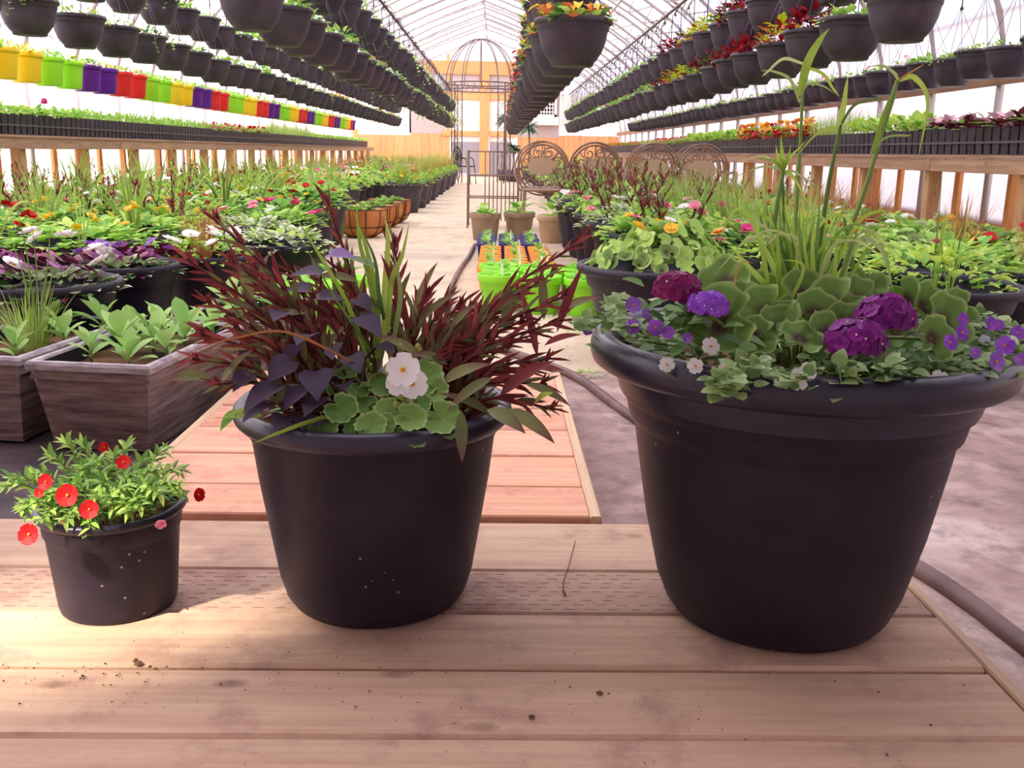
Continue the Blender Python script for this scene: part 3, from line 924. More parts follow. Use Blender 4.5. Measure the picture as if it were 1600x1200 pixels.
# ================================================================== POTS
def pot_prof(kind):
    if kind == 'L':
        return [(.0, .002), (.146, 0), (.158, .004), (.170, .02), (.184, .055), (.206, .15), (.2255, .265), (.229, .29), (.231, .298), (.2385, .306), (.2425, .325), (.2445, .332), (.2525, .340), (.258, .362), (.262, .374), (.27, .380)], \
               [(.27, .380), (.288, .382), (.296, .388), (.2995, .398), (.300, .41), (.297, .42), (.290, .427), (.280, .429), (.270, .425), (.266, .415), (.262, .37), (.255, .345)]
    if kind == 'M':
        return [(.0, .002), (.122, 0), (.132, .004), (.141, .018), (.150, .05), (.174, .2), (.1815, .262), (.184, .268), (.187, .285), (.188, .288)], \
               [(.188, .286), (.199, .287), (.205, .293), (.2075, .301), (.206, .310), (.200, .316), (.192, .317), (.186, .312), (.182, .28), (.178, .26)]
    if kind == 'S':
        return [(.0, .002), (.081, 0), (.0835, .003), (.0855, .012), (.0945, .118), (.0955, .122), (.098, .126), (.099, .148)], \
               [(.099, .148), (.104, .149), (.107, .153), (.1075, .158), (.105, .162), (.1, .163), (.096, .16), (.0935, .14), (.093, .13)]


def hero(name, kind, label, cx, cy, soil_z, soil_r, lipmat='black_lip'):
    t = thing(name, label, 'potted plant', (cx, cy, .12))
    a, b = pot_prof(kind)
    m = MB(); m.lathe(a, 'black', 72); m.build('pot', t)
    m = MB(); m.lathe(b, lipmat, 72); m.build('rim', t)
    m = MB(); n = 26
    vs = [V((0, 0, soil_z + .012))]; fs = []
    rg = 7
    for i in range(1, rg + 1):
        for k in range(n):
            r = soil_r * i / rg; vs.append(V((r * cos(2 * pi * k / n), r * sin(2 * pi * k / n), soil_z + rnd.uniform(-.006, .012) * (i < rg))))
    fs = [(0, 1 + k, 1 + (k + 1) % n) for k in range(n)]
    for i in range(rg - 1):
        for k in range(n): fs.append((1 + i * n + k, 1 + (i + 1) * n + k, 1 + (i + 1) * n + (k + 1) % n, 1 + i * n + (k + 1) % n))
    m.add(vs, fs, 'soil', smooth=False); m.build('soil', t)
    return t


LC = V((.438, 1.372, .12)); MC = V((-.183, 1.405, .12)); SC = V((-.573, 1.362, .12))
big = hero('large_flower_pot', 'L', 'largest black round pot at right with purple flowers and tall grass', LC.x, LC.y, .385, .26)
mid = hero('medium_flower_pot', 'M', 'medium black round pot in the centre with burgundy foliage and white flower', MC.x, MC.y, .285, .182)
sml = hero('small_flower_pot', 'S', 'smallest black round pot at left with little red flowers', SC.x, SC.y, .14, .0935)


def rel(root, p):
    return V(p) - V(root.location)


# ---------- helper that makes one plant part with its large leaves as sub-parts
class Plant:
    def __init__(s, name, root):
        s.root = root; s.name = name; s.mb = MB(); s.leaves = []

    def sub(s, mb, name='leaf', stuff=False, label=None):
        s.leaves.append((mb, name, stuff, label))

    def done(s):
        o = s.mb.build(s.name, s.root)
        for mb, n, st, lb in s.leaves:
            c = mb.build(n, o)
            if st: c['kind'] = 'stuff'
            if lb: c['label'] = lb
        return o


def stalk(p, mb, a, b, r=.002, m='stem', bow=.02):
    a = V(a); b = V(b); mid_ = (a + b) / 2 + V((0, 0, bow))
    mb.tube(spline([a, mid_, b], 4), r, m, 5)


# ---------- middle pot: geranium
def P(root, x, y, Yc): return rel(root, at(x, y, Y=Yc))

pl = Plant('geranium', mid)
base = V((.03, -.06, .29))
ger = [(505, 676, 24, 1.262), (580, 667, 22, 1.255), (534, 640, 24, 1.28), (562, 612, 18, 1.33), (598, 604, 22, 1.34), (623, 604, 18, 1.34), (528, 608, 17, 1.36), (640, 656, 23, 1.26), (690, 655, 27, 1.275), (586, 604, 16, 1.36), (662, 592, 30, 1.35), (572, 636, 20, 1.31), (606, 642, 20, 1.29), (543, 582, 20, 1.37), (600, 662, 17, 1.262), (654, 630, 18, 1.3), (556, 672, 17, 1.27), (620, 684, 16, 1.25), (680, 612, 20, 1.33), (548, 655, 17, 1.3), (705, 676, 17, 1.27), (650, 690, 14, 1.245)]
for x, y, r, Yc in ger:
    p = P(mid, x, y, Yc - .025); d = (p - base)
    nr = V((d.x * 1.2 + rnd.uniform(-.15, .15), -.55 + rnd.uniform(-.25, .2), .75 + rnd.uniform(-.2, .2)))
    m = MB(); m.round_leaf(p, nr, r / 1500 * 1.42, 'ger', rot=rnd.uniform(0, 6), cup=rnd.uniform(.12, .35), scal=.11, ruffle=.07); pl.sub(m)
    stalk(0, pl.mb, base + V((d.x * .3, d.y * .2, 0)), p, .0016)
# white flower head
fp = [(630, 578, .024), (622, 600, .017), (645, 600, .021)]
for x, y, r in fp:
    m = MB(); m.flower(P(mid, x, y, 1.255), V((rnd.uniform(-.2, .2), -1, .45)), r, 'f_white', 5, 'f_eye', .12, 1.05); pl.sub(m, 'white_flower')
m = MB()
for k in range(14): m.ball(P(mid, 632 + rnd.uniform(-14, 16), 622 + rnd.uniform(-12, 16), 1.26 + rnd.uniform(0, .03)), .0042, 'bud', 6, 4, 1.5)
for k in range(10): m.ball(P(mid, 640 + rnd.uniform(-18, 18), 548 + rnd.uniform(-10, 12), 1.38 + rnd.uniform(0, .03)), .005, 'bud', 6, 4, 1.5)
pl.sub(m, 'bud_cluster', True)
stalk(0, pl.mb, base, P(mid, 632, 620, 1.27), .0025); stalk(0, pl.mb, base, P(mid, 640, 550, 1.38), .0025)
pl.done()

# ---------- middle pot: celosia with many burgundy stems
pl = Plant('burgundy_celosia', mid)
stems = [  # tip x, y, Y ; base x offset, y offset
    (334, 340, 1.34, -.07, .02), (292, 405, 1.30, -.09, -.02), (356, 400, 1.36, -.07, .0), (372, 425, 1.40, -.06, .02), (395, 420, 1.44, -.05, .03), (415, 445, 1.42, -.05, .0), (322, 470, 1.30, -.1, -.03), (345, 455, 1.33, -.08, -.02),
    (430, 470, 1.36, -.05, -.02), (300, 560, 1.26, -.11, -.04), (310, 520, 1.3, -.1, -.04), (335, 600, 1.25, -.11, -.06), (385, 480, 1.33, -.08, -.02), (365, 510, 1.28, -.09, -.04),
    (511, 312, 1.47, -.02, .06), (490, 430, 1.46, -.02, .05), (528, 420, 1.48, -.01, .06), (470, 455, 1.43, -.03, .03), (545, 440, 1.46, .0, .06), (505, 470, 1.4, -.02, .02), (450, 420, 1.46, -.04, .05),
    (616, 376, 1.45, .03, .05), (655, 462, 1.48, .05, .06), (668, 455, 1.42, .05, .03), (700, 468, 1.46, .06, .05), (722, 472, 1.5, .07, .06), (738, 478, 1.45, .08, .04), (760, 500, 1.42, .09, .02), (690, 510, 1.40, .07, .0),
    (906, 376, 1.38, .11, .01), (868, 425, 1.40, .10, .02), (842, 440, 1.45, .09, .03), (812, 455, 1.48, .08, .04), (886, 460, 1.36, .11, .0), (880, 500, 1.34, .11, -.02), (862, 560, 1.32, .12, -.03), (845, 520, 1.42, .1, .0), (820, 500, 1.38, .1, .0),
    (790, 480, 1.44, .09, .02), (855, 600, 1.30, .12, -.05), (800, 540, 1.34, .1, -.02), (770, 540, 1.36, .08, .0), (838, 580, 1.36, .11, -.02), (720, 530, 1.38, .07, .0), (680, 560, 1.36, .06, -.02), (640, 520, 1.44, .04, .03), (600, 470, 1.46, .03, .05), (870, 640, 1.28, .13, -.05)]
small = MB()
for (x, y, Yc, bx_, by_) in stems:
    tip = P(mid, x, y, Yc); b = V((bx_, by_, .285)); H = tip - b
    md = b.lerp(tip, .5) + V((-H.x * .18, 0, .03))
    path = spline([b, md, tip], 8)
    pl.mb.tube(path, [.0034 - .0018 * i / (len(path) - 1) for i in range(len(path))], 'celo_stem', 5)
    nl = int(12 + H.length * 70)
    for k in range(nl):
        t = .12 + .88 * (k + rnd.random() * .6) / nl
        i = min(len(path) - 2, int(t * (len(path) - 1))); p = path[i].lerp(path[i + 1], t * (len(path) - 1) - i)
        ax = (path[i + 1] - path[i]).normalized()
        an = k * 2.399 + x
        sd = ax.cross(V((0, 1, .2))).normalized(); fw = sd.cross(ax)
        d = (sd * cos(an) + fw * sin(an)) * rnd.uniform(.22, .6) + ax
        L = (.056 - .026 * t) * rnd.uniform(.7, 1.35)
        mt = 'celo_red' if rnd.random() < .3 + .55 * t else 'celo_green'
        small.leaf(p, d, ax.cross(sd) * -1, L, L * rnd.uniform(.11, .17), mt, 4, .18, .35, 'lance')
    for k in range(7):
        an = k * 2.1; d = V((cos(an) * .28, sin(an) * .28, 1)) + H.normalized() * .8
        small.leaf(tip - H.normalized() * .012, d, (0, -1, 0), rnd.uniform(.014, .026), .005, 'celo_red', 3, 0, .4, 'lance')
pl.sub(small, 'small_leaves', True)
bigl = [  # from x,y to x,y, Y, half-width px
    (330, 590, 262, 592, 1.27, 20, 'celo_green'), (345, 600, 390, 545, 1.28, 14, 'celo_green'), (440, 520, 348, 455, 1.33, 12, 'celo_green'), (395, 470, 372, 410, 1.37, 14, 'celo_green'), (405, 440, 420, 395, 1.42, 14, 'celo_green'),
    (480, 490, 350, 505, 1.35, 16, 'celo_green'), (470, 600, 420, 640, 1.27, 16, 'celo_green'), (372, 640, 345, 672, 1.24, 14, 'g_mid'), (410, 650, 350, 650, 1.25, 18, 'ger_light'),
    (560, 440, 490, 430, 1.42, 16, 'celo_green'), (590, 420, 540, 400, 1.44, 14, 'g_grey'), (620, 500, 560, 460, 1.43, 16, 'celo_green'), (660, 560, 590, 520, 1.38, 16, 'celo_green'),
    (640, 520, 600, 400, 1.44, 14, 'celo_red'), (650, 480, 680, 410, 1.45, 12, 'celo_green'), (640, 520, 715, 450, 1.43, 14, 'celo_green'), (690, 600, 762, 565, 1.31, 20, 'celo_green'), (700, 570, 645, 550, 1.35, 16, 'celo_green'),
    (780, 620, 860, 560, 1.29, 20, 'celo_red'), (790, 640, 865, 690, 1.25, 22, 'celo_green'), (760, 640, 820, 675, 1.23, 22, 'celo_green'), (820, 600, 890, 632, 1.28, 14, 'celo_green'), (800, 580, 880, 575, 1.32, 14, 'celo_red'),
    (790, 520, 796, 440, 1.4, 16, 'celo_green'), (850, 500, 846, 420, 1.4, 14, 'celo_green'), (862, 495, 936, 460, 1.37, 16, 'celo_green'), (870, 520, 908, 415, 1.36, 12, 'celo_red'), (840, 560, 815, 450, 1.38, 12, 'celo_red'),
    (720, 640, 722, 720, 1.225, 16, 'celo_green'), (700, 520, 745, 470, 1.42, 12, 'celo_green'), (770, 590, 700, 640, 1.27, 16, 'celo_green'), (835, 630, 862, 612, 1.27, 12, 'g_yel'), (770, 650, 690, 610, 1.29, 14, 'celo_green'),
    (560, 560, 500, 600, 1.33, 14, 'celo_green'), (610, 590, 660, 545, 1.36, 14, 'celo_green'), (500, 560, 545, 500, 1.4, 12, 'celo_green'), (740, 560, 742, 490, 1.39, 12, 'celo_red'), (850, 540, 905, 520, 1.34, 12, 'celo_red'), (330, 540, 296, 500, 1.3, 12, 'celo_red')]
for x0, y0, x1, y1, Yc, w_, mt in bigl:
    a = P(mid, x0, y0, Yc + .015); b = P(mid, x1, y1, Yc - .015); d = b - a
    m = MB(); m.leaf(a, d.normalized() + V((0, 0, .25)), V((0, -.6, .8)), d.length * 1.05, w_ / 1500 * 1.45 * 1.1, mt, 6, .5, .35, 'lance'); pl.sub(m)
pl.done()

# ---------- middle pot: purple sweet potato vine
pl = Plant('sweet_potato_vine', mid)
base = V((-.05, -.06, .285))
sp = [(530, 396, 46, 1.40, 2), (485, 424, 52, 1.38, 0), (512, 462, 46, 1.36, 1), (440, 488, 56, 1.33, 1), (478, 524, 54, 1.30, 1), (574, 502, 60, 1.36, 1), (494, 592, 66, 1.255, 1), (414, 612, 72, 1.25, 0), (440, 572, 54, 1.27, 0), (462, 616, 50, 1.25, 0), (492, 628, 52, 1.24, 0), (553, 562, 52, 1.3, 1), (440, 655, 46, 1.235, 0), (475, 655, 44, 1.24, 0), (505, 655, 40, 1.25, 0), (400, 640, 44, 1.24, 0), (520, 545, 44, 1.33, 0), (380, 590, 46, 1.27, 0), (600, 540, 44, 1.37, 0), (566, 470, 40, 1.39, 1), (455, 545, 44, 1.32, 0), (540, 600, 40, 1.3, 0), (470, 450, 40, 1.4, 0)]
for x, y, s_, Yc, br in sp:
    p = P(mid, x, y, Yc); d = V(((x - 480) / 120 + rnd.uniform(-.5, .5), -.7 + rnd.uniform(-.3, .1), -.1 + rnd.uniform(-.35, .25)))
    if y < 470: d = V((.9 if x > 500 else -.8, -.2, .12))
    L = s_ / 1500 * 1.45 * .88
    m = MB(); m.leaf(p - d.normalized() * L * .35, d, V((rnd.uniform(-.4, .4), -.35, .9)), L * 1.05, L * .84, 'sweet_bright' if br == 2 else 'sweet', 8, .45, .22, 'heart'); pl.sub(m, 'leaf')
    stalk(0, pl.mb, base + V((rnd.uniform(-.05, .05), rnd.uniform(-.02, .03), 0)), p - d.normalized() * L * .35, .0018, 'celo_stem')
pl.done()

# ---------- middle pot: spike blades
pl = Plant('dracaena_spike', mid)
bl = [([(590, 560, 1.44), (588, 480, 1.44), (575, 400, 1.46), (553, 330, 1.5)], 12, 'grass'), ([(592, 550, 1.43), (580, 450, 1.43), (562, 380, 1.46), (556, 310, 1.5)], 9, 'grass'), ([(600, 540, 1.43), (602, 450, 1.43), (606, 380, 1.43), (602, 335, 1.44)], 11, 'grass'),
      ([(605, 520, 1.43), (612, 440, 1.43), (628, 400, 1.43), (640, 345, 1.45)], 9, 'grass'), ([(600, 500, 1.43), (592, 460, 1.42), (585, 405, 1.41), (560, 350, 1.4)], 7, 'grass_dark'), ([(580, 580, 1.4), (545, 480, 1.36), (500, 400, 1.33), (455, 330, 1.3)], 7, 'grass'),
      ([(570, 640, 1.3), (500, 655, 1.24), (440, 675, 1.2), (393, 694, 1.18)], 8, 'grass'), ([(560, 570, 1.3), (450, 520, 1.25), (370, 528, 1.2), (290, 550, 1.17)], 4, 'bronzegrass'), ([(585, 560, 1.4), (560, 520, 1.36), (520, 460, 1.33), (470, 372, 1.3)], 5, 'grass_dark'), ([(610, 560, 1.42), (625, 470, 1.42), (622, 430, 1.42), (615, 395, 1.42)], 8, 'grass_pale')]
for pts, w_, mt in bl:
    m = MB(); m.path_blade([P(mid, *q) for q in pts], w_ / 1500 * 1.5, mt, 8); pl.sub(m, 'blade')
pl.mb.tube([V((.03, .04, .285)), V((.03, .04, .34))], .012, 'stem', 8)
pl.done()
# low filler foliage so that the soil is covered
m = mound(170, .135, .06, .06, .016, ['celo_green', 'g_dark', 'sweet', 'celo_red'], 'lance', z0=.285); o = m.build('undergrowth', mid); o['kind'] = 'stuff'

# ---------- large pot: zoned geranium
pl = Plant('zoned_geranium', big)
base = V((0, 0, .39))
ger = [(1124, 506, 50, 1.20, -.2), (1198, 492, 42, 1.22, .1), (1218, 512, 34, 1.20, .3), (1132, 444, 42, 1.36, -.5), (1252, 462, 40, 1.30, .0), (1290, 524, 34, 1.16, .3), (1305, 478, 44, 1.24, 0), (1345, 470, 40, 1.34, .1), (1472, 505, 44, 1.22, .5), (1440, 482, 38, 1.26, .3), (1490, 486, 34, 1.30, .6), (1415, 470, 34, 1.34, .2), (1352, 452, 38, 1.42, 0), (1190, 462, 36, 1.34, -.2), (1270, 492, 34, 1.22, .0), (1240, 490, 30, 1.26, .1), (1180, 528, 30, 1.18, 0), (1455, 530, 32, 1.16, .3), (1400, 520, 30, 1.24, .1), (1320, 505, 30, 1.2, 0), (1160, 470, 30, 1.3, -.3), (1225, 455, 30, 1.4, 0), (1380, 460, 30, 1.42, .1), (1340, 530, 28, 1.14, .1), (1250, 530, 30, 1.14, 0)]
for x, y, r, Yc, sx in ger:
    p = P(big, x, y, Yc)
    nr = V((sx + rnd.uniform(-.3, .3), -.75 + rnd.uniform(-.3, .25), .6 + rnd.uniform(-.25, .35)))
    m = MB(); m.round_leaf(p, nr, r / 1500 * 1.36, 'ger_zone', lobes=6, n=36, rot=rnd.uniform(0, 6), cup=rnd.uniform(.2, .55), scal=.09, ruffle=.13); pl.sub(m)
    stalk(0, pl.mb, base + V((p.x * .25, p.y * .25, 0)), p, .0026)
m = MB(); m.ball(P(big, 1404, 468, 1.20), .006, 'f_red', 8, 5); pl.sub(m, 'flower_bud', label='tiny red flower bud')
pl.done()

# ---------- large pot: verbena domes
pl = Plant('verbena', big)
def dome(x, y, Yc, rx, mt, n=58):
    c = P(big, x, y, Yc); r = rx / 1500 * 1.3; m = MB()
    for k in range(n):
        ph = math.acos(1 - 1.35 * (k + .5) / n * .86); th = k * 2.399
        d = V((sin(ph) * cos(th), sin(ph) * sin(th), cos(ph)))
        p = c + V((d.x * r, d.y * r, d.z * r * .72 - r * .2))
        m.flower(p + d * r * rnd.uniform(-.1, .08), d + V((0, -.15, .1)) + rv(.25), r * rnd.uniform(.27, .34), mt, 5, 'f_pale' if k % 4 == 0 else None, .1, 1.15)
    m.ball(c + V((0, 0, -r * .2)), r * .6, mt, 10, 6, .75)
    pl.sub(m, 'flower_head')
    b = V((c.x * .55, c.y * .55 , .385)); stalk(0, pl.mb, b, c - V((0, 0, r * .5)), .0022)
dome(1058, 447, 1.2, 34, 'f_verb2'); dome(1106, 474, 1.16, 27, 'f_violet_deep', 46); dome(1338, 526, 1.13, 38, 'f_verb', 70); dome(1384, 488, 1.17, 38, 'f_verb', 70)
lv = MB()
for k in range(120):
    x, y = rnd.choice(((1060, 500), (1110, 520), (1350, 570), (1400, 560), (1440, 560), (1030, 490), (1460, 590)))
    p = P(big, x + rnd.gauss(0, 26), y + rnd.gauss(0, 14), 1.18 + rnd.uniform(-.03, .08))
    lv.leaf(p, V((rnd.uniform(-1, 1), -.5 + rnd.uniform(-.5, .5), rnd.uniform(-.1, .7))), V((0, -.4, 1)), .032, .016, 'g_dark' if k % 3 else 'g_grey', 5, .5, .3, 'ovate')
pl.sub(lv, 'small_leaves', True)
pl.done()

# ---------- large pot: bacopa spilling around the rim
pl = Plant('bacopa', big)
lv = MB()
def rim_pt(an, f, dz=0): return V((cos(an) * .272 * f, sin(an) * .272 * f, .415 + dz))
for k in range(330):
    an = rnd.uniform(-pi * 1.06, pi * .06) if k % 4 else rnd.uniform(0, 2 * pi)
    f = rnd.uniform(.62, 1.0) if rnd.random() < .75 else rnd.uniform(.95, 1.1)
    edge = abs(cos(an)) ** 1.5
    if f > .9 and sin(an) < -.2 and rnd.random() < .55: f -= .2
    p = rim_pt(an, f, rnd.uniform(-.02, .02 + .03 * edge) + .006)
    d = V((cos(an), sin(an), .5)) + rv(.7); s_ = rnd.uniform(.014, .027)
    lv.leaf(p, d, V((0, -.2, 1)), s_, s_ * .88, 'bac' if k % 3 else 'g_grey', 6, .4, .15, 'ovate')
for k in range(60):
    an = rnd.uniform(-pi * 1.06, pi * .06); p = rim_pt(an, rnd.uniform(.5, .8), -.02); q = rim_pt(an + rnd.uniform(-.2, .2), rnd.uniform(.85, 1.0), .012)
    pl.mb.tube(spline([p, (p + q) / 2 + V((0, 0, .01)), q], 4), .0012, 'stem', 4)
pl.sub(lv, 'small_leaves', True)
for x, y, Yc, r in ((1148, 590, 1.10, 17), (1042, 570, 1.17, 14), (1086, 572, 1.13, 14), (1110, 541, 1.15, 16), (1135, 574, 1.11, 13), (1246, 594, 1.085, 18), (1262, 580, 1.09, 15), (1217, 598, 1.08, 9), (1467, 594, 1.115, 17)):
    m = MB(); m.flower(P(big, x, y, Yc), V((rnd.uniform(-.3, .3), -1, .5)), r / 1500 * 1.1, 'f_white', 5, 'f_eye', .12); pl.sub(m, 'white_flower')
for x, y, Yc, r in ((990, 477, 1.24, 13), (988, 511, 1.22, 12), (1024, 512, 1.2, 13), (1044, 520, 1.19, 10), (917, 515, 1.3, 10), (1074, 528, 1.18, 8), (1010, 490, 1.24, 8), (1504, 499, 1.28, 10), (1502, 520, 1.26, 12), (1484, 535, 1.2, 12), (1548, 506, 1.3, 11), (1570, 540, 1.24, 14), (1556, 565, 1.2, 14), (1523, 552, 1.2, 9), (1590, 520, 1.32, 11), (1560, 508, 1.32, 9), (1595, 562, 1.24, 10)):
    m = MB(); m.flower(P(big, x, y, Yc - (.09 if x > 1480 else .02)), V((rnd.uniform(-.4, .4), -1, .4)), r / 1500 * 1.3, 'f_violet' if rnd.random() < .6 else 'f_violet_deep', 5, 'f_eye', .2); pl.sub(m, 'violet_flower')
for side_ in ((960, 490, 1.27), (1000, 520, 1.22), (1540, 515, 1.3), (1570, 550, 1.24), (1515, 500, 1.34), (930, 505, 1.3), (1135, 595, 1.09), (1170, 575, 1.1), (1150, 606, 1.075), (1235, 596, 1.08), (1330, 586, 1.09), (1395, 582, 1.1), (1545, 575, 1.18), (1590, 530, 1.3)):
    lv2 = MB()
    for k in range(34):
        p = P(big, side_[0] + rnd.uniform(-30, 30), side_[1] + rnd.uniform(-14, 14), side_[2] + rnd.uniform(-.04, .05)); s_ = rnd.uniform(.013, .024)
        lv2.leaf(p, V((rnd.uniform(-1, 1), rnd.uniform(-1, .3), rnd.uniform(0, 1))), V((0, -.3, 1)), s_, s_ * .88, 'bac', 6, .4, .15, 'ovate')
    pl.sub(lv2, 'sprig', True)
o = pl.done(); o['kind'] = 'stuff'

# ---------- large pot: tall umbrella grass
pl = Plant('umbrella_grass', big)
Yg = 1.44
def stemblade(pts, w_, mt, name='blade'):
    m = MB(); m.path_blade([P(big, x, y, Yc) for x, y, Yc in pts], w_ / 1500 * 1.48, mt, 8); pl.sub(m, name)
def stemtube(pts, r, mt='grass_dark'):
    q = spline([P(big, x, y, Yc) for x, y, Yc in pts], 8); r *= .78; m = MB(); m.tube(q, [r * (1 - .4 * i / (len(q) - 1)) / 1500 * 1.48 for i in range(len(q))], mt, 6); pl.sub(m, 'stalk')
stemtube([(1238, 440, 1.46), (1244, 330, 1.46), (1250, 230, 1.46), (1256, 100, 1.46)], 4.5)
stemblade([(1250, 150, 1.46), (1262, 100, 1.45), (1280, 65, 1.44), (1296, 44, 1.44)], 14, 'grass')
stemblade([(1256, 100, 1.46), (1225, 92, 1.42), (1200, 112, 1.38), (1190, 120, 1.36)], 5, 'grass_pale')
stemblade([(1254, 104, 1.46), (1285, 115, 1.44), (1303, 140, 1.43), (1312, 152, 1.43)], 5, 'grass')
stemblade([(1252, 150, 1.46), (1262, 132, 1.44), (1285, 134, 1.43), (1304, 146, 1.42)], 4, 'grass_pale')
stemblade([(1250, 160, 1.46), (1235, 125, 1.44), (1210, 112, 1.42), (1188, 110, 1.4)], 5, 'grass_pale')
stemtube([(1270, 450, 1.46), (1285, 350, 1.46), (1298, 270, 1.46), (1314, 195, 1.46)], 5.5)
stemblade([(1312, 200, 1.46), (1318, 170, 1.45), (1322, 140, 1.45), (1325, 118, 1.45)], 9, 'grass')
stemblade([(1314, 195, 1.46), (1335, 165, 1.43), (1365, 155, 1.41), (1390, 158, 1.4)], 5, 'grass_dark')
stemblade([(1312, 200, 1.46), (1295, 200, 1.44), (1270, 215, 1.42), (1240, 250, 1.4)], 5, 'grass')
stemtube([(1290, 450, 1.42), (1318, 380, 1.42), (1350, 300, 1.42), (1402, 126, 1.42)], 6)
stemblade([(1365, 240, 1.42), (1385, 180, 1.42), (1396, 150, 1.42), (1404, 124, 1.42)], 13, 'grass')
stemblade([(1404, 126, 1.42), (1420, 115, 1.4), (1432, 108, 1.38), (1446, 99, 1.37)], 4, 'bronzegrass')
stemblade([(1404, 126, 1.42), (1398, 115, 1.4), (1380, 103, 1.38), (1355, 104, 1.37)], 5, 'grass_pale')
stemblade([(1404, 126, 1.42), (1430, 122, 1.4), (1450, 160, 1.38), (1434, 250, 1.36)], 8, 'grass')
stemblade([(1360, 240, 1.42), (1385, 215, 1.4), (1420, 212, 1.38), (1420, 213, 1.38)], 4, 'grass_pale')
stemtube([(1190, 430, 1.42), (1205, 370, 1.42), (1216, 310, 1.42), (1224, 268, 1.42)], 6.5)
stemtube([(1228, 430, 1.47), (1226, 380, 1.47), (1224, 330, 1.47), (1222, 230, 1.47)], 3.5)
for (ex, ey, mx, my, w_) in ((1180, 250, 1204, 250, 5), (1262, 218, 1240, 240, 5), (1220, 210, 1222, 240, 9), (1150, 255, 1190, 244, 4), (1290, 300, 1252, 275, 4), (1212, 225, 1215, 245, 7), (1236, 225, 1232, 248, 7), (1270, 330, 1245, 285, 6), (1140, 280, 1185, 262, 4)):
    stemblade([(1224, 268, 1.42), ((1224 + mx) / 2, (268 + my) / 2 - 4, 1.41), (mx, my, 1.4), (ex, ey, 1.38)], w_, 'grass' if w_ > 4 else 'grass_pale')
for k in range(64):
    x0 = 1255 + rnd.gauss(0, 28); a = rnd.gauss(0, 1); hgt = rnd.uniform(90, 190)
    x1 = x0 + a * 34; Yb = 1.36 + rnd.uniform(-.04, .1)
    if k % 4 == 0:   # arching over
        x2 = x0 + math.copysign(rnd.uniform(60, 150), a); y2 = 470 - hgt * rnd.uniform(.3, .8)
        stemblade([(x0, 490, Yb), (x0 + (x2 - x0) * .25, 430 - hgt * .35, Yb), (x0 + (x2 - x0) * .62, 440 - hgt * .62, Yb - .03), (x2, y2, Yb - .08)], rnd.uniform(4, 7), rnd.choice(('grass', 'grass_pale', 'grass')))
    else:
        stemblade([(x0, 490, Yb), ((x0 + x1) / 2, 490 - hgt * .5, Yb), (x1, 490 - hgt, Yb - .02)], rnd.uniform(6, 11), rnd.choice(('grass', 'grass', 'grass_dark')))
stemblade([(1300, 430, 1.4), (1340, 350, 1.38), (1375, 330, 1.36), (1385, 335, 1.35)], 7, 'grass')
stemblade([(1310, 440, 1.38), (1345, 375, 1.36), (1380, 395, 1.33), (1396, 455, 1.3)], 8, 'grass_pale')
stemblade([(1320, 450, 1.38), (1360, 385, 1.36), (1385, 400, 1.33), (1390, 440, 1.3)], 6, 'grass')
stemblade([(1200, 520, 1.3), (1240, 460, 1.28), (1255, 415, 1.28), (1220, 405, 1.26)], 6, 'grass')
stemblade([(1145, 470, 1.3), (1150, 430, 1.3), (1160, 410, 1.3), (1180, 412, 1.3)], 3, 'bronzegrass')
pl.mb.tube([V((0, .0, .385)), V((0, .0, .41))], .03, 'stem', 10)
pl.done()
m = mound(420, .25, .045, .03, .018, ['g_dark', 'bac', 'g_grey'], 'ovate', z0=.39); o = m.build('undergrowth', big); o['kind'] = 'stuff'

# ---------- small pot: calibrachoa
pl = Plant('calibrachoa', sml)
lv = MB()
tips = [(12, 748, 1.30), (0, 760, 1.28), (30, 790, 1.26), (50, 740, 1.33), (75, 712, 1.38), (100, 690, 1.42), (128, 692, 1.42), (150, 720, 1.34), (180, 710, 1.42), (200, 695, 1.45), (232, 720, 1.42), (262, 702, 1.44), (288, 735, 1.42), (280, 760, 1.34), (250, 772, 1.28), (290, 775, 1.36), (200, 800, 1.26), (140, 825, 1.255), (100, 812, 1.25), (60, 815, 1.24), (30, 800, 1.24), (110, 760, 1.3), (160, 760, 1.3), (205, 745, 1.34), (240, 760, 1.3), (175, 790, 1.27), (80, 770, 1.28), (130, 730, 1.36), (220, 790, 1.27), (190, 770, 1.29), (150, 790, 1.26), (60, 780, 1.27), (245, 735, 1.38), (170, 735, 1.38)]
for x, y, Yc in tips:
    tip = P(sml, x, y, Yc); b = V((tip.x * .45, tip.y * .4, .14)); md = b.lerp(tip, .55) + V((0, 0, .025)); path = spline([b, md, tip], 6)
    pl.mb.tube(path, .0012, 'stem', 4)
    for k in range(26):
        t = .15 + .85 * k / 25; i = min(len(path) - 2, int(t * (len(path) - 1))); p = path[i].lerp(path[i + 1], t * (len(path) - 1) - i)
        an = k * 2.399; ax = (path[i + 1] - path[i]).normalized(); sd = ax.cross(V((.1, 1, .2))).normalized(); fw = sd.cross(ax)
        d = sd * cos(an) + fw * sin(an) + ax * rnd.uniform(.3, 1.1) + V((0, 0, .3))
        L = rnd.uniform(.014, .025) * (1.0 if t < .9 else .8)
        lv.leaf(p, d, V((0, -.2, 1)), L, L * .36, 'cal' if k % 5 else 'g_light', 4, .35, .25, 'ovate')
pl.sub(lv, 'small_leaves', True)
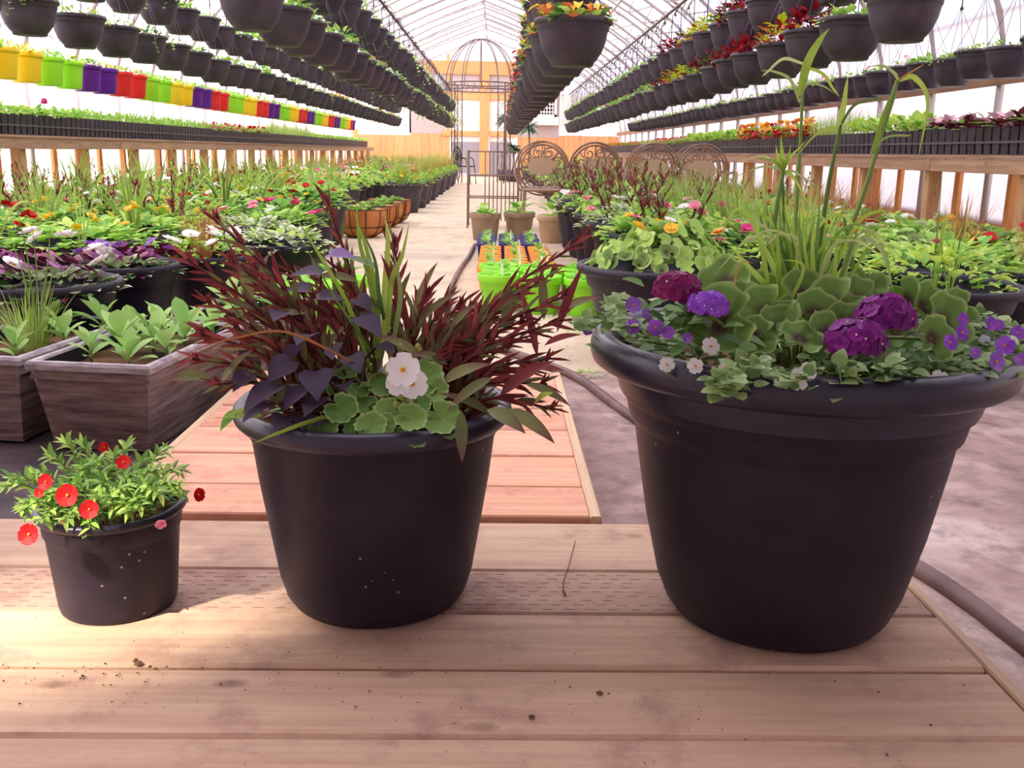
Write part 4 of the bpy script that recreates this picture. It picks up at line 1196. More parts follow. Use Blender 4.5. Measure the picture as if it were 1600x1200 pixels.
for x, y, Yc, r, nx in ((46, 835, 1.215, 17, -.1), (72, 753, 1.25, 13, -.2), (106, 774, 1.24, 18, .0), (140, 796, 1.235, 15, .1), (193, 722, 1.34, 12, .2), (163, 699, 1.42, 10, 0), (310, 773, 1.34, 12, 1.6), (62, 770, 1.25, 8, 0)):
    m = MB(); m.flower(P(sml, x, y, Yc), V((nx, -1, .4)), r / 1500 * 1.3, 'f_red', 5, 'f_eye', .25, 1.15); pl.sub(m, 'red_flower')
m = MB(); m.flower(P(sml, 250, 816, 1.26), V((.5, -1, -.3)), .008, 'f_pink', 5, None, .7); pl.sub(m, 'pink_bud')
pl.done()
m = mound(260, .088, .075, .022, .009, ['cal', 'g_dark', 'g_mid'], 'ovate', z0=.14); o = m.build('undergrowth', sml); o['kind'] = 'stuff'

# ================================================================== BOX PLANTERS (left)
def box_planter(label, x, y, rz, wd, dp, h, taper=.05):
    t = thing('box_planter', label, 'planter', (x, y, .012), rz)
    def ring(s_, z, ins=0): return [V((sx * (wd / 2 - ins - s_), sy * (dp / 2 - ins - s_), z)) for sx, sy in ((-1, -1), (1, -1), (1, 1), (-1, 1))]
    rings = [ring(taper, 0), ring(taper * .8, .004), ring(taper * .2 + .003, h * .8), ring(taper * .2 - .005, h * .808), ring(.012, h - .022)]
    m = MB(); vs = [p for r_ in rings for p in r_]
    fs = [(4 * i + k, 4 * i + (k + 1) % 4, 4 * i + 4 + (k + 1) % 4, 4 * i + 4 + k) for i in range(len(rings) - 1) for k in range(4)] + [(3, 2, 1, 0)]
    m.add(vs, fs, 'planter', smooth=False); m.build('body', t)
    m = MB()
    rr = [ring(.012, h - .024), ring(.0, h - .022), ring(-.002, h - .008), ring(.003, h), ring(.018, h), ring(.022, h - .006)]
    vs = [p for r_ in rr for p in r_]
    m.add(vs, [(4 * i + k, 4 * i + (k + 1) % 4, 4 * i + 4 + (k + 1) % 4, 4 * i + 4 + k) for i in range(len(rr) - 1) for k in range(4)], 'planter_edge', smooth=False)
    m.build('rim', t)
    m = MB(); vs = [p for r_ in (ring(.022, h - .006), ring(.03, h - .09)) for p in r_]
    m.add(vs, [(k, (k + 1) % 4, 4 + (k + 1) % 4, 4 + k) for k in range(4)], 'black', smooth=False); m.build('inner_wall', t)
    m = MB()
    for sx, sy in ((-1, -1), (1, -1), (1, 1), (-1, 1)):
        m.tube([V((sx * (wd / 2 - taper), sy * (dp / 2 - taper), .003)), V((sx * (wd / 2 - .012), sy * (dp / 2 - .012), h - .024))], .0045, 'planter_edge', 5)
    m.build('corner_edge', t)
    m = MB(); n = 9; vs = [V(((i / n - .5) * (wd - .062), (j / n - .5) * (dp - .062), h - .04 + rnd.uniform(-.008, .012))) for j in range(n + 1) for i in range(n + 1)]
    m.add(vs, [(j * (n + 1) + i, j * (n + 1) + i + 1, (j + 1) * (n + 1) + i + 1, (j + 1) * (n + 1) + i) for j in range(n) for i in range(n)], 'soil', smooth=False); m.build('soil', t)
    return t


def broad_plant(root, x, y, z, n, L, seed):
    o_m = MB(); o_m.tube([V((x, y, z - .01)), V((x, y, z + .05))], .004, 'stem', 6)
    o = o_m.build('leafy_plant', root)
    for k in range(n):
        a = k * 2.399 + seed; q = k / n
        d = V((cos(a) * (.9 - .4 * q), sin(a) * (.9 - .4 * q), .55 + .8 * q)); s_ = L * rnd.uniform(.75, 1.15)
        m = MB(); m.leaf(V((x, y, z + .01 + .04 * q)), d, (0, 0, 1), s_, s_ * rnd.uniform(.38, .5), 'basil', 6, .55, .3, 'obov'); m.build('leaf', o)


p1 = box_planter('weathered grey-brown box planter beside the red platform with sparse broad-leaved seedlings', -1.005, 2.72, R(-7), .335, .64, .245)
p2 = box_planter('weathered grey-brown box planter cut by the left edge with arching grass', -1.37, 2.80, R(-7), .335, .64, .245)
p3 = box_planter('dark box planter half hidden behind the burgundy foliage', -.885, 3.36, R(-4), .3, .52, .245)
for k, (x, y, n, L) in enumerate(((.05, -.2, 9, .11), (-.07, -.02, 8, .13), (.07, .1, 9, .13), (-.05, .2, 9, .12), (.1, .23, 8, .12), (-.09, -.14, 8, .1), (.02, .0, 8, .12), (-.1, .12, 8, .12), (.1, -.08, 7, .1))): broad_plant(p1, x, y, .21, n, L * .8, k)
for k, (x, y, n, L) in enumerate(((.08, -.2, 8, .1), (-.06, .2, 8, .13), (.1, .22, 8, .13), (.1, .0, 8, .12), (-.1, -.22, 8, .1))): broad_plant(p2, x, y, .21, n, L * .8, k + 3)
for k, (x, y, n, L) in enumerate(((.02, -.15, 10, .13), (-.08, .05, 9, .13), (.08, .1, 9, .13), (.0, .2, 8, .12))): broad_plant(p3, x, y, .21, n, L * .8, k + 5)
gm = MB(); tuft(120, .2, .0045, ['grass', 'grass_pale'], .7, 1.0, .05, gm)
g = gm.build('grass_tuft', p2, (.03, -.06, .2)); g['kind'] = 'stuff'
gm = MB()
for tx, ty in ((20, 300), (75, 392), (80, 330), (30, 380), (48, 340), (0, 330), (85, 400)):
    b = V(p2.matrix_basis.inverted() @ at(55, 520, Y=2.75)); tip = p2.matrix_basis.inverted() @ at(tx, ty, Y=2.75)
    gm.path_blade([b, b.lerp(tip, .5) + V((.012, 0, .01)), tip], .0055, 'grass_dark', 8)
gm.build('tall_blade', p2)

# ================================================================== FLOOR PLANTERS
def planter_mesh(Rr, H, mat, lip=.02, n=40):
    m = MB()
    m.lathe([(0, .002), (Rr * .6, 0), (Rr * .64, .01), (Rr * .72, H * .3), (Rr * .82, H * .72), (Rr * .835, H * .76), (Rr * .86, H * .765), (Rr * .885, H * .84), (Rr * .9, H * .9)], mat, n)
    m.lathe([(Rr * .9, H * .9), (Rr * .97, H * .905), (Rr * .995, H * .93), (Rr, H * .96), (Rr * .985, H * .99), (Rr * .95, H), (Rr * .91, H * .99), (Rr * .89, H * .94), (Rr * .87, H * .86), (0, H * .87)], mat, n)
    return m.mesh('pot')
POTM = planter_mesh(.26, .36, 'black')
POTM_L = planter_mesh(.26, .36, 'basket')


def _fl(m, r=.024):
    b = MB(); b.flower((0, 0, 0), (0, 0, 1), r, m, 6, 'f_eye', .25, 1.15); b.flower((0, 0, .004), (.2, .1, 1), r * .6, m, 5, None, .5, 1.1); return b.mesh('flower')
FLM = {'mixhot': [_fl('f_hot', .034), _fl('f_pink')], 'mixyel': [_fl('f_yellow')], 'mixred': [_fl('f_red', .03)], 'mixwhite': [_fl('f_white', .03)], 'mixpink': [_fl('f_pink', .03), _fl('f_white', .03)], 'mixviolet': [_fl('f_violet')]}


def planter(label, x, y, s_, foliage, accents=(), group=None, pot=None, z=0, hs=1.0, name='potted_planter', fw=.96):
    t = thing(name, label, 'potted plant', (x, y, z), 0, group)
    k = s_ / .26
    p_ = link('pot', pot or POTM_L, t, (0, 0, 0), None, (k, k, hs))
    f = link('foliage', LIB[foliage], t, (0, 0, .325 * hs), (0, 0, rnd.uniform(0, 6)), (k * fw, k * fw, k))
    for nm, pn, sc_ in accents:
        if nm[:3] == 'fl_':
            ms = FLM[nm[3:]]
            if y < 13:
                for q in range(7):
                    qq = math.sqrt(rnd.random()) * .9; a = rnd.uniform(0, 2 * pi); h_ = (.13 * (1 - qq ** 2.2) + .065) * k * .95
                    link('flower', rnd.choice(ms), t, (s_ * qq * cos(a), s_ * qq * sin(a), .325 * hs + h_), (rnd.uniform(.2, .7), rnd.uniform(-.4, .4), rnd.uniform(0, 6)), sc_)
            else:
                o = link('flowers', LIB[nm], t, (0, 0, .33 * hs)); o['kind'] = 'stuff'
            continue
        link(pn, LIB[nm], t, (rnd.uniform(-.06, .06), rnd.uniform(-.04, .08), .33 * hs), (0, 0, rnd.uniform(0, 6)), sc_)
    return t


planter('wide black pot with dark wine and lilac pansies behind the box planters', -1.53, 3.22, .265, 'p_pansy', (('fl_mixwhite', 'flowers', 1.3),), 'black floor planters', POTM)
planter('black pot of wine pansies and silver foliage, second behind the box planters', -1.43, 3.72, .2, 'p_pansy', (('fl_mixviolet', 'flowers', 1.1),), 'black floor planters', POTM)
planter('black pot with tall bronze grass and a white flower behind the box planters', -1.24, 4.1, .205, 'p_green1', (('a_bronze', 'bronze_grass', .85), ('fl_mixwhite', 'flowers', 1.2)), 'black floor planters', POTM)
planter('black pot of cream variegated foliage beside the aisle, left', -1.04, 4.66, .235, 'p_cream', (), 'black floor planters', POTM)

FOL = ['p_green0', 'p_green1', 'p_geranium', 'p_green2', 'p_green0', 'p_cream', 'p_green1', 'p_geranium', 'p_green1']
FDESC = {'p_green0': 'green leafy mound', 'p_green1': 'fine yellow-green mound', 'p_geranium': 'round-leaved geranium', 'p_green2': 'darker green mound', 'p_cream': 'cream variegated foliage', 'p_silver': 'silver foliage', 'p_pansy': 'wine pansies'}
ACC = [('a_celosia', 'burgundy_celosia', 1.15), ('a_grass', 'grass_tuft', 1.0), ('a_bronze', 'bronze_grass', 1.1), ('a_millet', 'arching_millet', .8), None, ('a_dark', 'dark_plant', 1.0), None, ('a_tall', 'tall_grass', .7), None]
ADESC = {'a_celosia': 'burgundy spikes', 'a_grass': 'a green grass tuft', 'a_bronze': 'bronze grass', 'a_millet': 'arching dark blades', 'a_dark': 'a dark leafy clump', 'a_tall': 'tall thin blades'}
FL = ['fl_mixhot', 'fl_mixyel', 'fl_mixred', None, 'fl_mixwhite', 'fl_mixpink', 'fl_mixyel', None]


def field(block, cols, y0, y1, dy, far_label):
    for ci, X in enumerate(cols):
        y = y0[ci]; j = 1
        while y < y1:
            r2 = random.Random(int(X * 100) * 977 + j)
            fo = r2.choice(FOL)
            if block == 'left' and y < 4.6: fo = r2.choice(['p_green0', 'p_green2', 'p_cream', 'p_geranium'])
            ac = r2.choice(ACC)
            if block == 'left' and ci in (1, 2) and y < 6.6 and r2.random() < .6: ac = ACC[0]
            if block == 'left' and 6.6 < y < 9 and r2.random() < .5: ac = ACC[3]
            if block == 'left' and y > 9 and r2.random() < .55: ac = r2.choice([ACC[1], ACC[2], ACC[2]])
            if block == 'right': ac = r2.choice((ACC[0], ACC[1], ACC[1], None)) if ci == 0 else (r2.choice((None, None, ACC[0], ACC[2])) if y > 5.5 else None)
            if block == 'right' and ci == 2 and y < 5: ac = None
            fl = r2.choice(FL)
            acc = []
            if ac: acc.append(ac)
            if fl: acc.append((fl, 'flowers', 1.0))
            lab = '%s pot of %s column, %s block: %s%s' % (nth(j), nth(ci + 1), block, FDESC[fo], (' and ' + ADESC[ac[0]]) if ac else '')
            planter(lab, X + r2.uniform(-.03, .03), y + r2.uniform(-.03, .03), .25, fo, acc, 'black floor planters', None if r2.random() < .5 else POTM, fw=1.2)
            y += dy; j += 1


# left block: first column along the aisle has a gap for the coco baskets
field('left', [-1.95, -2.52, -3.09, -3.62], [4.55, 3.75, 3.9, 4.1], 9.0, .58, '')
field('rear left', [-1.98, -2.6, -3.2, -3.65], [9.3, 9.2, 9.3, 9.4], 31.5, .8, '')
planter('black pot of variegated foliage and trailing flowers, second along the left aisle edge', -1.36, 5.35, .25, 'p_cream', (('fl_mixpink', 'flowers', 1),), 'black floor planters', POTM)
planter('black pot of mixed green with pink flowers, third along the left aisle edge', -1.33, 6.0, .25, 'p_green0', (('fl_mixhot', 'flowers', 1),), 'black floor planters', POTM)
planter('black pot of dark green leaves, fourth along the left aisle edge', -1.45, 6.7, .27, 'p_green2', (('fl_mixyel', 'flowers', 1),), 'black floor planters', POTM)
planter('black pot of dense green leaves beside the coconut fibre baskets', -1.5, 7.5, .3, 'p_green2', (('fl_mixred', 'flowers', 1),), 'black floor planters', POTM, hs=1.1)
planter('black pot with open greenery, last before the coconut fibre baskets', -1.55, 8.3, .3, 'p_green1', (('a_grass', 'grass_tuft', .8),), 'black floor planters', POTM, hs=1.1)
# coconut fibre wire baskets on the floor
COCO = MB(); COCO.lathe([(0, .0), (.1, .002), (.17, .05), (.21, .13), (.22, .22), (.215, .235), (.2, .23), (0, .21)], 'coco', 26); COCO = COCO.mesh('fibre_liner')
WB = MB()
for k in range(10):
    a = 2 * pi * k / 10; WB.tube([V((r * cos(a), r * sin(a), z)) for r, z in ((.05, .0), (.104, .002), (.175, .048), (.215, .13), (.226, .235))], .004, 'dark', 4)
for r, z in ((.226, .236), (.2, .09)): WB.tube([V((r * cos(2 * pi * k / 24), r * sin(2 * pi * k / 24), z)) for k in range(25)], .004, 'dark', 4)
WB = WB.mesh('wire_frame')
for k in range(4):
    t = thing('coco_basket', 'brown coconut fibre wire basket on the floor, %s along the left aisle edge' % nth(k + 1), 'basket', (-1.28 + .02 * k, 9.1 + .62 * k, 0), 0, 'coconut fibre baskets')
    link('fibre_liner', COCO, t, None, None, 1.1); link('wire_frame', WB, t, None, None, 1.1)
    link('foliage', LIB['p_green2'], t, (0, 0, .2), (0, 0, k), .72)
# far pots on the left aisle edge
for k in range(11):
    y = 12.9 + k * 1.1
    planter('tall dark grey pot with grasses and yellow flowers, %s of the far left aisle edge' % nth(k + 1), -1.25 + .02 * (k % 2), y, .29, 'p_green1', (('a_bronze' if k % 2 else 'a_grass', 'grass_tuft', 1.2), ('fl_mixyel', 'flowers', 1.2)), 'far aisle pots', hs=1.05)

# right block
planter('wide black pot of geranium with yellow and pink flowers behind the largest pot', .65, 3.78, .34, 'p_geranium', (('fl_mixyel', 'flowers', 1.15), ('fl_mixpink', 'flowers', .8)), 'black floor planters', POTM, hs=1.06, fw=.84)
planter('wide black pot of dense green seedlings and tall grass behind the largest pot at right', 1.53, 3.36, .315, 'p_green1', (('a_tall', 'tall_grass', .75), ('a_tall', 'tall_grass', .6)), 'black floor planters', POTM, hs=1.06, fw=.84)
t = bpy.data.objects[-1] if False else None
field('right', [1.38, 1.95, 2.52], [4.35, 4.1, 4.6], 9.3, .6, '')
for k in range(6):
    planter('tall black pot with %s, %s along the right aisle edge' % (('red-leaved spikes', 'pink flowers and celosia', 'green foliage and begonias')[k % 3], nth(k + 1)), .8 - .01 * k, 4.75 + k * .72, .3, ('p_green0', 'p_cream', 'p_geranium')[k % 3], (('a_celosia', 'burgundy_celosia', 1.25), ('fl_mixpink', 'flowers', 1)), 'black floor planters', POTM, hs=1.2)
field('rear right', [1.0, 1.65, 2.3], [11.4, 11.5, 11.6], 30, 1.0, '')
# two bronze grass pots under the right bench edge
planter('black pot with upright bronze grass in front of the right bench', 2.35, 4.75, .22, 'p_green0', (('a_bronze', 'bronze_grass', 1.0),), 'black floor planters', POTM)
planter('pot with feathery bronze grass, nearer of the two by the right bench', 2.25, 3.95, .2, 'p_geranium', (('a_bronze', 'bronze_grass', 1.0),), 'black floor planters', POTM)

# trays of coloured pots along the right of the aisle
def small_pot(Rr, H, mat):
    m = MB(); m.lathe([(0, .002), (Rr * .72, 0), (Rr * .74, .006), (Rr * .88, H * .78), (Rr * .9, H * .79), (Rr * .98, H * .8), (Rr, H * .83), (Rr, H * .97), (Rr * .97, H), (Rr * .92, H * .99), (Rr * .86, H * .88), (0, H * .86)], mat, 28); return m.mesh('pot')
YOUNG = [mound(11, .03, .05, .055, .034, ['g_mid', 'g_mid', 'g_light'], 'ovate', seg=5, upf=.7).mesh('young_plant') for _ in range(4)]
TAGM = MB(); TAGM.box((0, 0, .03), (.012, .0015, .09), 'tag'); TAGM = TAGM.mesh('plant_tag')
LIMEM = small_pot(.108, .19, 'lime'); ORM = small_pot(.075, .13, 'orange'); BLM = small_pot(.075, .13, 'blue'); TANM = small_pot(.15, .25, 'tan'); SANDM = small_pot(.15, .25, 'sand')
ROW = ('front', 'second', 'third', 'fourth', 'fifth', 'sixth', 'seventh', 'eighth', 'ninth', 'tenth')
COLN = ('left', 'middle', 'right')
def cpot(me, H, col, ri, ci, x, y, sc_, tg=False):
    t = thing('plastic_pot', '%s %s pot with young plant, %s row by the aisle' % (COLN[ci], col, ROW[ri]), 'pot', (x, y, 0), 0, col + ' pots by the aisle')
    link('pot', me, t); link('young_plant', rnd.choice(YOUNG), t, (0, 0, H * .86), (0, 0, rnd.uniform(0, 6)), sc_)
    if tg: link('plant_tag', TAGM, t, (.02, -.02, H * .9), (0.1, .1, rnd.uniform(0, 3)))
for ri in range(3):
    for ci in range(3): cpot(LIMEM, .19, 'lime green', ri, ci, .005 + .218 * ci + .02 * (ri % 2), 4.94 + .218 * ri - .05 * ci, 1.0, (ri + ci) % 3 == 0)
for ri in range(9):
    for ci in range(3): cpot(ORM, .13, 'orange', ri, ci, -.05 + .17 * ci, 5.72 + .165 * ri, .75, (ri * 2 + ci) % 3 == 0)
for ri in range(6):
    for ci in range(3): cpot(BLM, .13, 'navy blue', ri, ci, -.09 + .17 * ci, 7.3 + .165 * ri, .8, (ri + ci) % 3 == 1)
for k, (x, y, me, c) in enumerate(((-.12, 9.0, TANM, 'tan'), (.2, 9.2, TANM, 'brown'), (.5, 8.85, SANDM, 'sandy'))):
    t = thing('plastic_pot', '%s round pot with leafy young plants behind the navy blue pots' % c, 'pot', (x, y, 0), 0, 'earth-toned pots by the aisle')
    link('pot', me, t); link('foliage', LIB['p_green0'], t, (0, 0, .2), None, .5); link('young_plant', YOUNG[k], t, (0, 0, .22), None, 2.2)
# lime pots half hidden behind the middle pot's foliage
for k, (x, y) in enumerate(((-.82, 4.1), (-.72, 4.35))):
    t = thing('plastic_pot', 'lime green pot behind the burgundy celosia, %s one' % ('nearer', 'farther')[k], 'pot', (x, y, 0), 0, 'lime pots left of the aisle')
    link('pot', LIMEM, t, None, None, 1.25); link('young_plant', YOUNG[k], t, (0, 0, .2), None, 1.6)

# ================================================================== BENCHES
def bench(side, X0, X1, ztop, label):
    sg = -1 if side == 'left' else 1
    t = thing('plant_bench', label, 'bench', ((X0 + X1) / 2, 0, 0))
    cx_ = (X0 + X1) / 2; front = X0 if side == 'right' else X1
    fx = front - cx_
    n = 8; L = (31.0 - 3.4) / n
    for k in range(n):
        for q in range(5):
            m = MB(); wq = (X1 - X0) / 5; m.bevelbox(((q - 2) * wq, 3.4 + L * (k + .5), ztop - .011), (wq - .01, L - .006, .017), 'beam_wood', .002); m.build('top_board', t)
        m = MB(); m.bevelbox((fx + sg * .035, 3.4 + L * (k + .5), ztop - .022 - .046), (.038, L - .008, .09), 'beam_wood', .003); m.build('fascia_board', t)
    leg = MB(); leg.bevelbox((0, 0, (ztop - .024) / 2), (.089, .089, ztop - .024), 'bench_wood', .005); leg = leg.mesh('leg'); leg2 = MB(); leg2.bevelbox((0, 0, (ztop - .024) / 2), (.06, .06, ztop - .024), 'new_wood', .005); leg2 = leg2.mesh('leg')
    y = 4.4
    while y < 31:
        link('leg', leg, t, (fx + sg * .105, y, 0)); link('leg', leg2, t, (fx + sg * .75, y + .12, 0)); y += 1.29
    return t


BL = (-4.75, -3.9, .868); BRt = (3.0, 3.85, .832)
bench('left', *BL, 'long wooden plant bench along the left wall on square posts')
bench('right', *BRt, 'long wooden plant bench along the right wall on square posts')
# square nursery pots in carry trays along the front edge
SQ = MB()
def sq(m, a, b, h, mat):
    vs = [V((sx * a, sy * a, 0)) for sx, sy in ((-1, -1), (1, -1), (1, 1), (-1, 1))] + [V((sx * b, sy * b, h)) for sx, sy in ((-1, -1), (1, -1), (1, 1), (-1, 1))] + [V((sx * (b - .005), sy * (b - .005), h)) for sx, sy in ((-1, -1), (1, -1), (1, 1), (-1, 1))] + [V((sx * (b - .008), sy * (b - .008), h - .015)) for sx, sy in ((-1, -1), (1, -1), (1, 1), (-1, 1))]
    m.add(vs, [(3, 2, 1, 0)] + [(4 * i + k, 4 * i + (k + 1) % 4, 4 * i + 4 + (k + 1) % 4, 4 * i + 4 + k) for i in range(3) for k in range(4)] + [(12, 13, 14, 15)], mat, smooth=False)
sq(SQ, .038, .048, .165, 'basket'); SQ = SQ.mesh('square_pot')
TR = MB()
for z in (.075,):
    for sx in (-1, 1): TR.box((sx * .051, 0, z), (.004, .53, .014), 'tray')
    for sy in (-1, 1): TR.box((0, sy * .265, z), (.106, .004, .014), 'tray')
TR.box((0, 0, .002), (.09, .52, .004), 'tray')
TR = TR.mesh('carry_tray')

def kinds_left(y):
    for lim, k in ((6.9, 'grass'), (9.6, 'leafy'), (13.5, 'fine'), (17, 'pink'), (21, 'grass'), (40, 'leafy')):
        if y < lim: return k
def kinds_right(y):
    for lim, k in ((5.0, 'broad'), (6.0, 'wine'), (7.0, 'wine'), (8.6, 'broad'), (9.6, 'grass'), (12.5, 'fire'), (16, 'broad'), (22, 'pink'), (40, 'fire')):
        if y < lim: return k
KD = {'grass': 'wispy grass', 'leafy': 'leafy green seedlings', 'fine': 'fine feathery green', 'pink': 'small pink-flowered plants', 'wine': 'wine-red coleus', 'fire': 'orange and yellow flowers', 'broad': 'broad-leaved seedlings'}
for side, X, zt, kf, y0 in (('left', BL[1] - .065, BL[2], kinds_left, 5.6), ('right', BRt[0] + .065, BRt[2], kinds_right, 4.4)):
    y = y0; cnt = 0; far = MB(); farm = MB(); pi_ = 0
    seg = 0; last = None; kk = None
    while y < 29.5:
        kd = kf(y)
        if kd != last: seg += 1; last = kd
        if cnt < 145:
            if cnt % 5 == 0:
                tr = link('carry_tray', TR, None, (X, y + .212, zt)); tag(tr, '%s black carry tray from the near end of the %s bench edge' % (nth(cnt // 5 + 1), side), 'tray', 'carry trays on the %s bench' % side)
            t = thing('nursery_pot', '%s black pot of %s in the %s carry tray, %s bench edge' % (nth(cnt % 5 + 1), KD[kd], nth(cnt // 5 + 1), side), 'pot', (X, y, zt + .004), 0, '%s pots on the %s bench, %s stretch' % (KD[kd], side, nth(seg)))
            link('square_pot', SQ, t, (0, 0, 0), (0, 0, rnd.uniform(-.03, .03)))
            link('seedling', rnd.choice(SEED[kd]), t, (0, 0, .145), (0, 0, rnd.uniform(0, 6)), (1.25, 1.25, 1.0 if kd in ('grass', 'wine') else 1.5))
            if side == 'right' and y < 8.6 and rnd.random() < .8 or (side == 'left' and y < 7.0) or rnd.random() < .15:
                link('plant_tag', TAGM, t, (-.02 if side == 'right' else .02, -.02, .16), (0, 0, 1.2), 1.0)
        else:
            sq(far, .038, .048, .165, 'basket'); n0 = len(far.v) - 16
            far.v[n0:] = [(a + X, b + y, c + zt) for a, b, c in far.v[n0:]]
        y += .106; cnt += 1
    o = far.build('far_nursery_pots'); tag(o, 'row of square black pots at the far end of the %s bench' % side, 'pots', kind='stuff')
    # rows behind and far foliage
    fm = MB()
    y = y0
    while y < 30:
        kd = kf(y); far_ = y > y0 + 145 * .106
        sg = -1 if side == 'left' else 1
        for row in ((0,) if far_ else ()) + (1, 2, 3):
            mats = {'grass': ['grass', 'grass_pale'], 'leafy': ['g_light', 'g_mid'], 'fine': ['g_mid', 'g_light'], 'pink': ['g_light', 'f_pink', 'g_mid'], 'wine': ['col_dark', 'f_wine', 'f_pinkish'], 'fire': ['col_red', 'f_orange', 'f_yellow', 'g_mid'], 'broad': ['g_light', 'g_mid', 'col_dark']}[kd]
            for k in range(5):
                p = V((X + sg * (.1 * row + rnd.uniform(0, .08)), y + rnd.uniform(-.06, .06), zt + .16 + rnd.uniform(0, .06)))
                if kd == 'grass': fm.blade(p, V((rnd.uniform(-.4, .4), rnd.uniform(-.4, .4), 1)), rnd.uniform(.12, .26), .005, rnd.choice(mats), 4, .5, yaw=rnd.uniform(0, 6))
                else: fm.leaf(p, V((rnd.uniform(-1, 1), rnd.uniform(-1, 1), rnd.uniform(.5, 1.5))), (0, 0, 1), rnd.uniform(.04, .075), .035, rnd.choice(mats), 3, .5, .3, 'ovate')
        y += .1
    tag(fm.build('bench_seedlings'), 'dense rows of seedlings filling the back of the %s bench' % side, 'seedlings', kind='stuff')
    fb = MB()
    for row in (1, 2, 3):
        fb.box((X + (-1 if side == 'left' else 1) * .11 * row, (y0 + 30) / 2, zt + .07), (.1, 30 - y0, .14), 'basket')
    tag(fb.build('rear_pot_rows'), 'black nursery pots packed behind the front row on the %s bench' % side, 'pots', kind='stuff')
# pink flower standing up on the left bench
m = MB()
for k in range(16):
    a = k * 2.4; m.flower(V((.02 * cos(a), .02 * sin(a), .13 + .012 * (k % 3))), V((cos(a), sin(a), .6)), .016, 'f_hot', 5, None)
m.tube([V((0, 0, 0)), V((0, 0, .13))], .003, 'stem', 5)
p = at(122, 175, Y=9.0)
tag(m.build('pink_geranium', None, (BL[1] - .18, 9.0, BL[2] + .16)), 'bright pink geranium flower standing above the left bench seedlings', 'flower')

# ================================================================== HANGING BASKETS
HB = MB()
rb = .178; hb = .215
HB.lathe([(0, .004), (rb * .5, .0), (rb * .535, .004), (rb * .55, .017), (rb * .60, .026), (rb * .73, .06), (rb * .825, .105), (rb * .88, .155), (rb * .886, .158), (rb * .905, .161), (rb * .92, .187)], 'basket', 32)
HB.lathe([(rb * .91, .187), (rb * .975, .188), (rb * .995, .194), (rb, .203), (rb * .985, .211), (rb * .95, .215), (rb * .90, .212), (rb * .87, .2), (rb * .84, .185), (0, .19)], 'basket', 32)
HB = HB.mesh('basket')
HG = MB(); HT = .80  # hook height above basket bottom for a lower basket
def hanger(H):
    m = MB()
    for k in range(4):
        a = pi / 4 + k * pi / 2; m.tube([V((rb * .97 * cos(a), rb * .97 * sin(a), .205)), V((0, 0, .58))], .0022, 'wire', 4)
    m.tube([V((0, 0, .57)), V((0, 0, .6))], [.016, .005], 'hook', 6)
    m.tube([V((0, 0, .59)), V((0, 0, H - .06)), V((.02, 0, H - .03))], .005, 'hook', 5)
    m.tube([V((.02, 0, H - .03)), V((.035, 0, H)), V((.02, 0, H + .03)), V((0, 0, H + .036)), V((-.02, 0, H + .026))], .005, 'hook', 5)
    return m.mesh('hanger')

def hrow(X, zlow, dz, y0, y1, dy, zpipe, name, fol, tiers=2, jitter=.012, limit=999):
    mb = MB(); mb.tube([(X, max(YF + .1, 2.0), zpipe), (X, y1 + .5, zpipe)], .016, 'darkmetal', 8)
    tag(mb.build('hanging_pipe'), 'long steel pipe carrying the hanging baskets of the %s' % name, 'pipe')
    hm = [hanger(zpipe - zlow), hanger(zpipe - zlow - dz)]
    for tr in range(tiers):
        y = y0 + (dy * .5 if tr else 0); j = 1
        while y < y1 and j <= limit:
            f = fol(y, tr, j)
            z = zlow + dz * tr + rnd.uniform(-jitter, jitter)
            lab = '%s %sbasket from the near end, %s' % (nth(j), ('lower ', 'upper ')[tr] if tiers > 1 else '', name)
            t = thing('hanging_basket', lab, 'hanging basket', (X + rnd.uniform(-.015, .015), y + rnd.uniform(-.03, .03), z), 0, 'black hanging baskets')
            link('basket', HB, t, None, (0, 0, rnd.uniform(0, 6)), (1, 1, .95))
            link('hanger', hm[tr], t, None, (0, 0, rnd.uniform(-.3, .3)))
            if f: link('foliage', LIB[f], t, (0, 0, .188), (0, 0, rnd.uniform(0, 6)), (1, 1, 1.3))
            y += dy; j += 1


def fol_a(y, tr, j):
    return rnd.choice(['b_green0', 'b_green1', 'b_fine', 'b_trail', 'b_green2']) if y < 8 else rnd.choice(['b_ivy', 'b_trail', 'b_green0', 'b_green1', 'b_white', 'b_fine'])
def fol_b(y, tr, j): return rnd.choice(['b_fine', 'b_green0', 'b_fine', 'b_trail', 'b_green1']) if y < 16 else rnd.choice(['b_white', 'b_fine', 'b_begonia', 'b_green0'])
def fol_c(y, tr, j): return 'b_begonia' if y < 7 else rnd.choice(['b_redbeg', 'b_redbeg', 'b_green0'])
def fol_d(y, tr, j):
    if y < 5.4: return 'b_green0'
    if y < 10.8: return ['b_colchart', 'b_colmix', 'b_coldark', 'b_colred', 'b_colmix', 'b_colred', 'b_colred', 'b_coldark', 'b_coldark'][(j + tr * 2) % 9]
    return rnd.choice(['b_green0', 'b_green2', 'b_white', 'b_green1', 'b_fine'])
def fol_e(y, tr, j): return rnd.choice(['b_fine', 'b_green0', 'b_white', 'b_fine'])

hrow(-1.25, 1.365, .36, 5.15, 25, .62, 2.3, 'row left of the aisle', fol_a)
hrow(-2.78, 1.42, .33, 5.45, 27, .62, 2.3, 'row above the left planters', fol_b)
hrow(.315, 1.18, .26, 4.55, 22, .62, 2.05, 'centre row over the aisle', fol_c)
hrow(1.80, 1.30, .31, 4.55, 25.5, .62, 2.27, 'row above the right planters', fol_d)
hrow(3.55, 1.37, 0, 6.5, 26.5, .45, 2.35, 'row along the right wall', fol_e, 1)

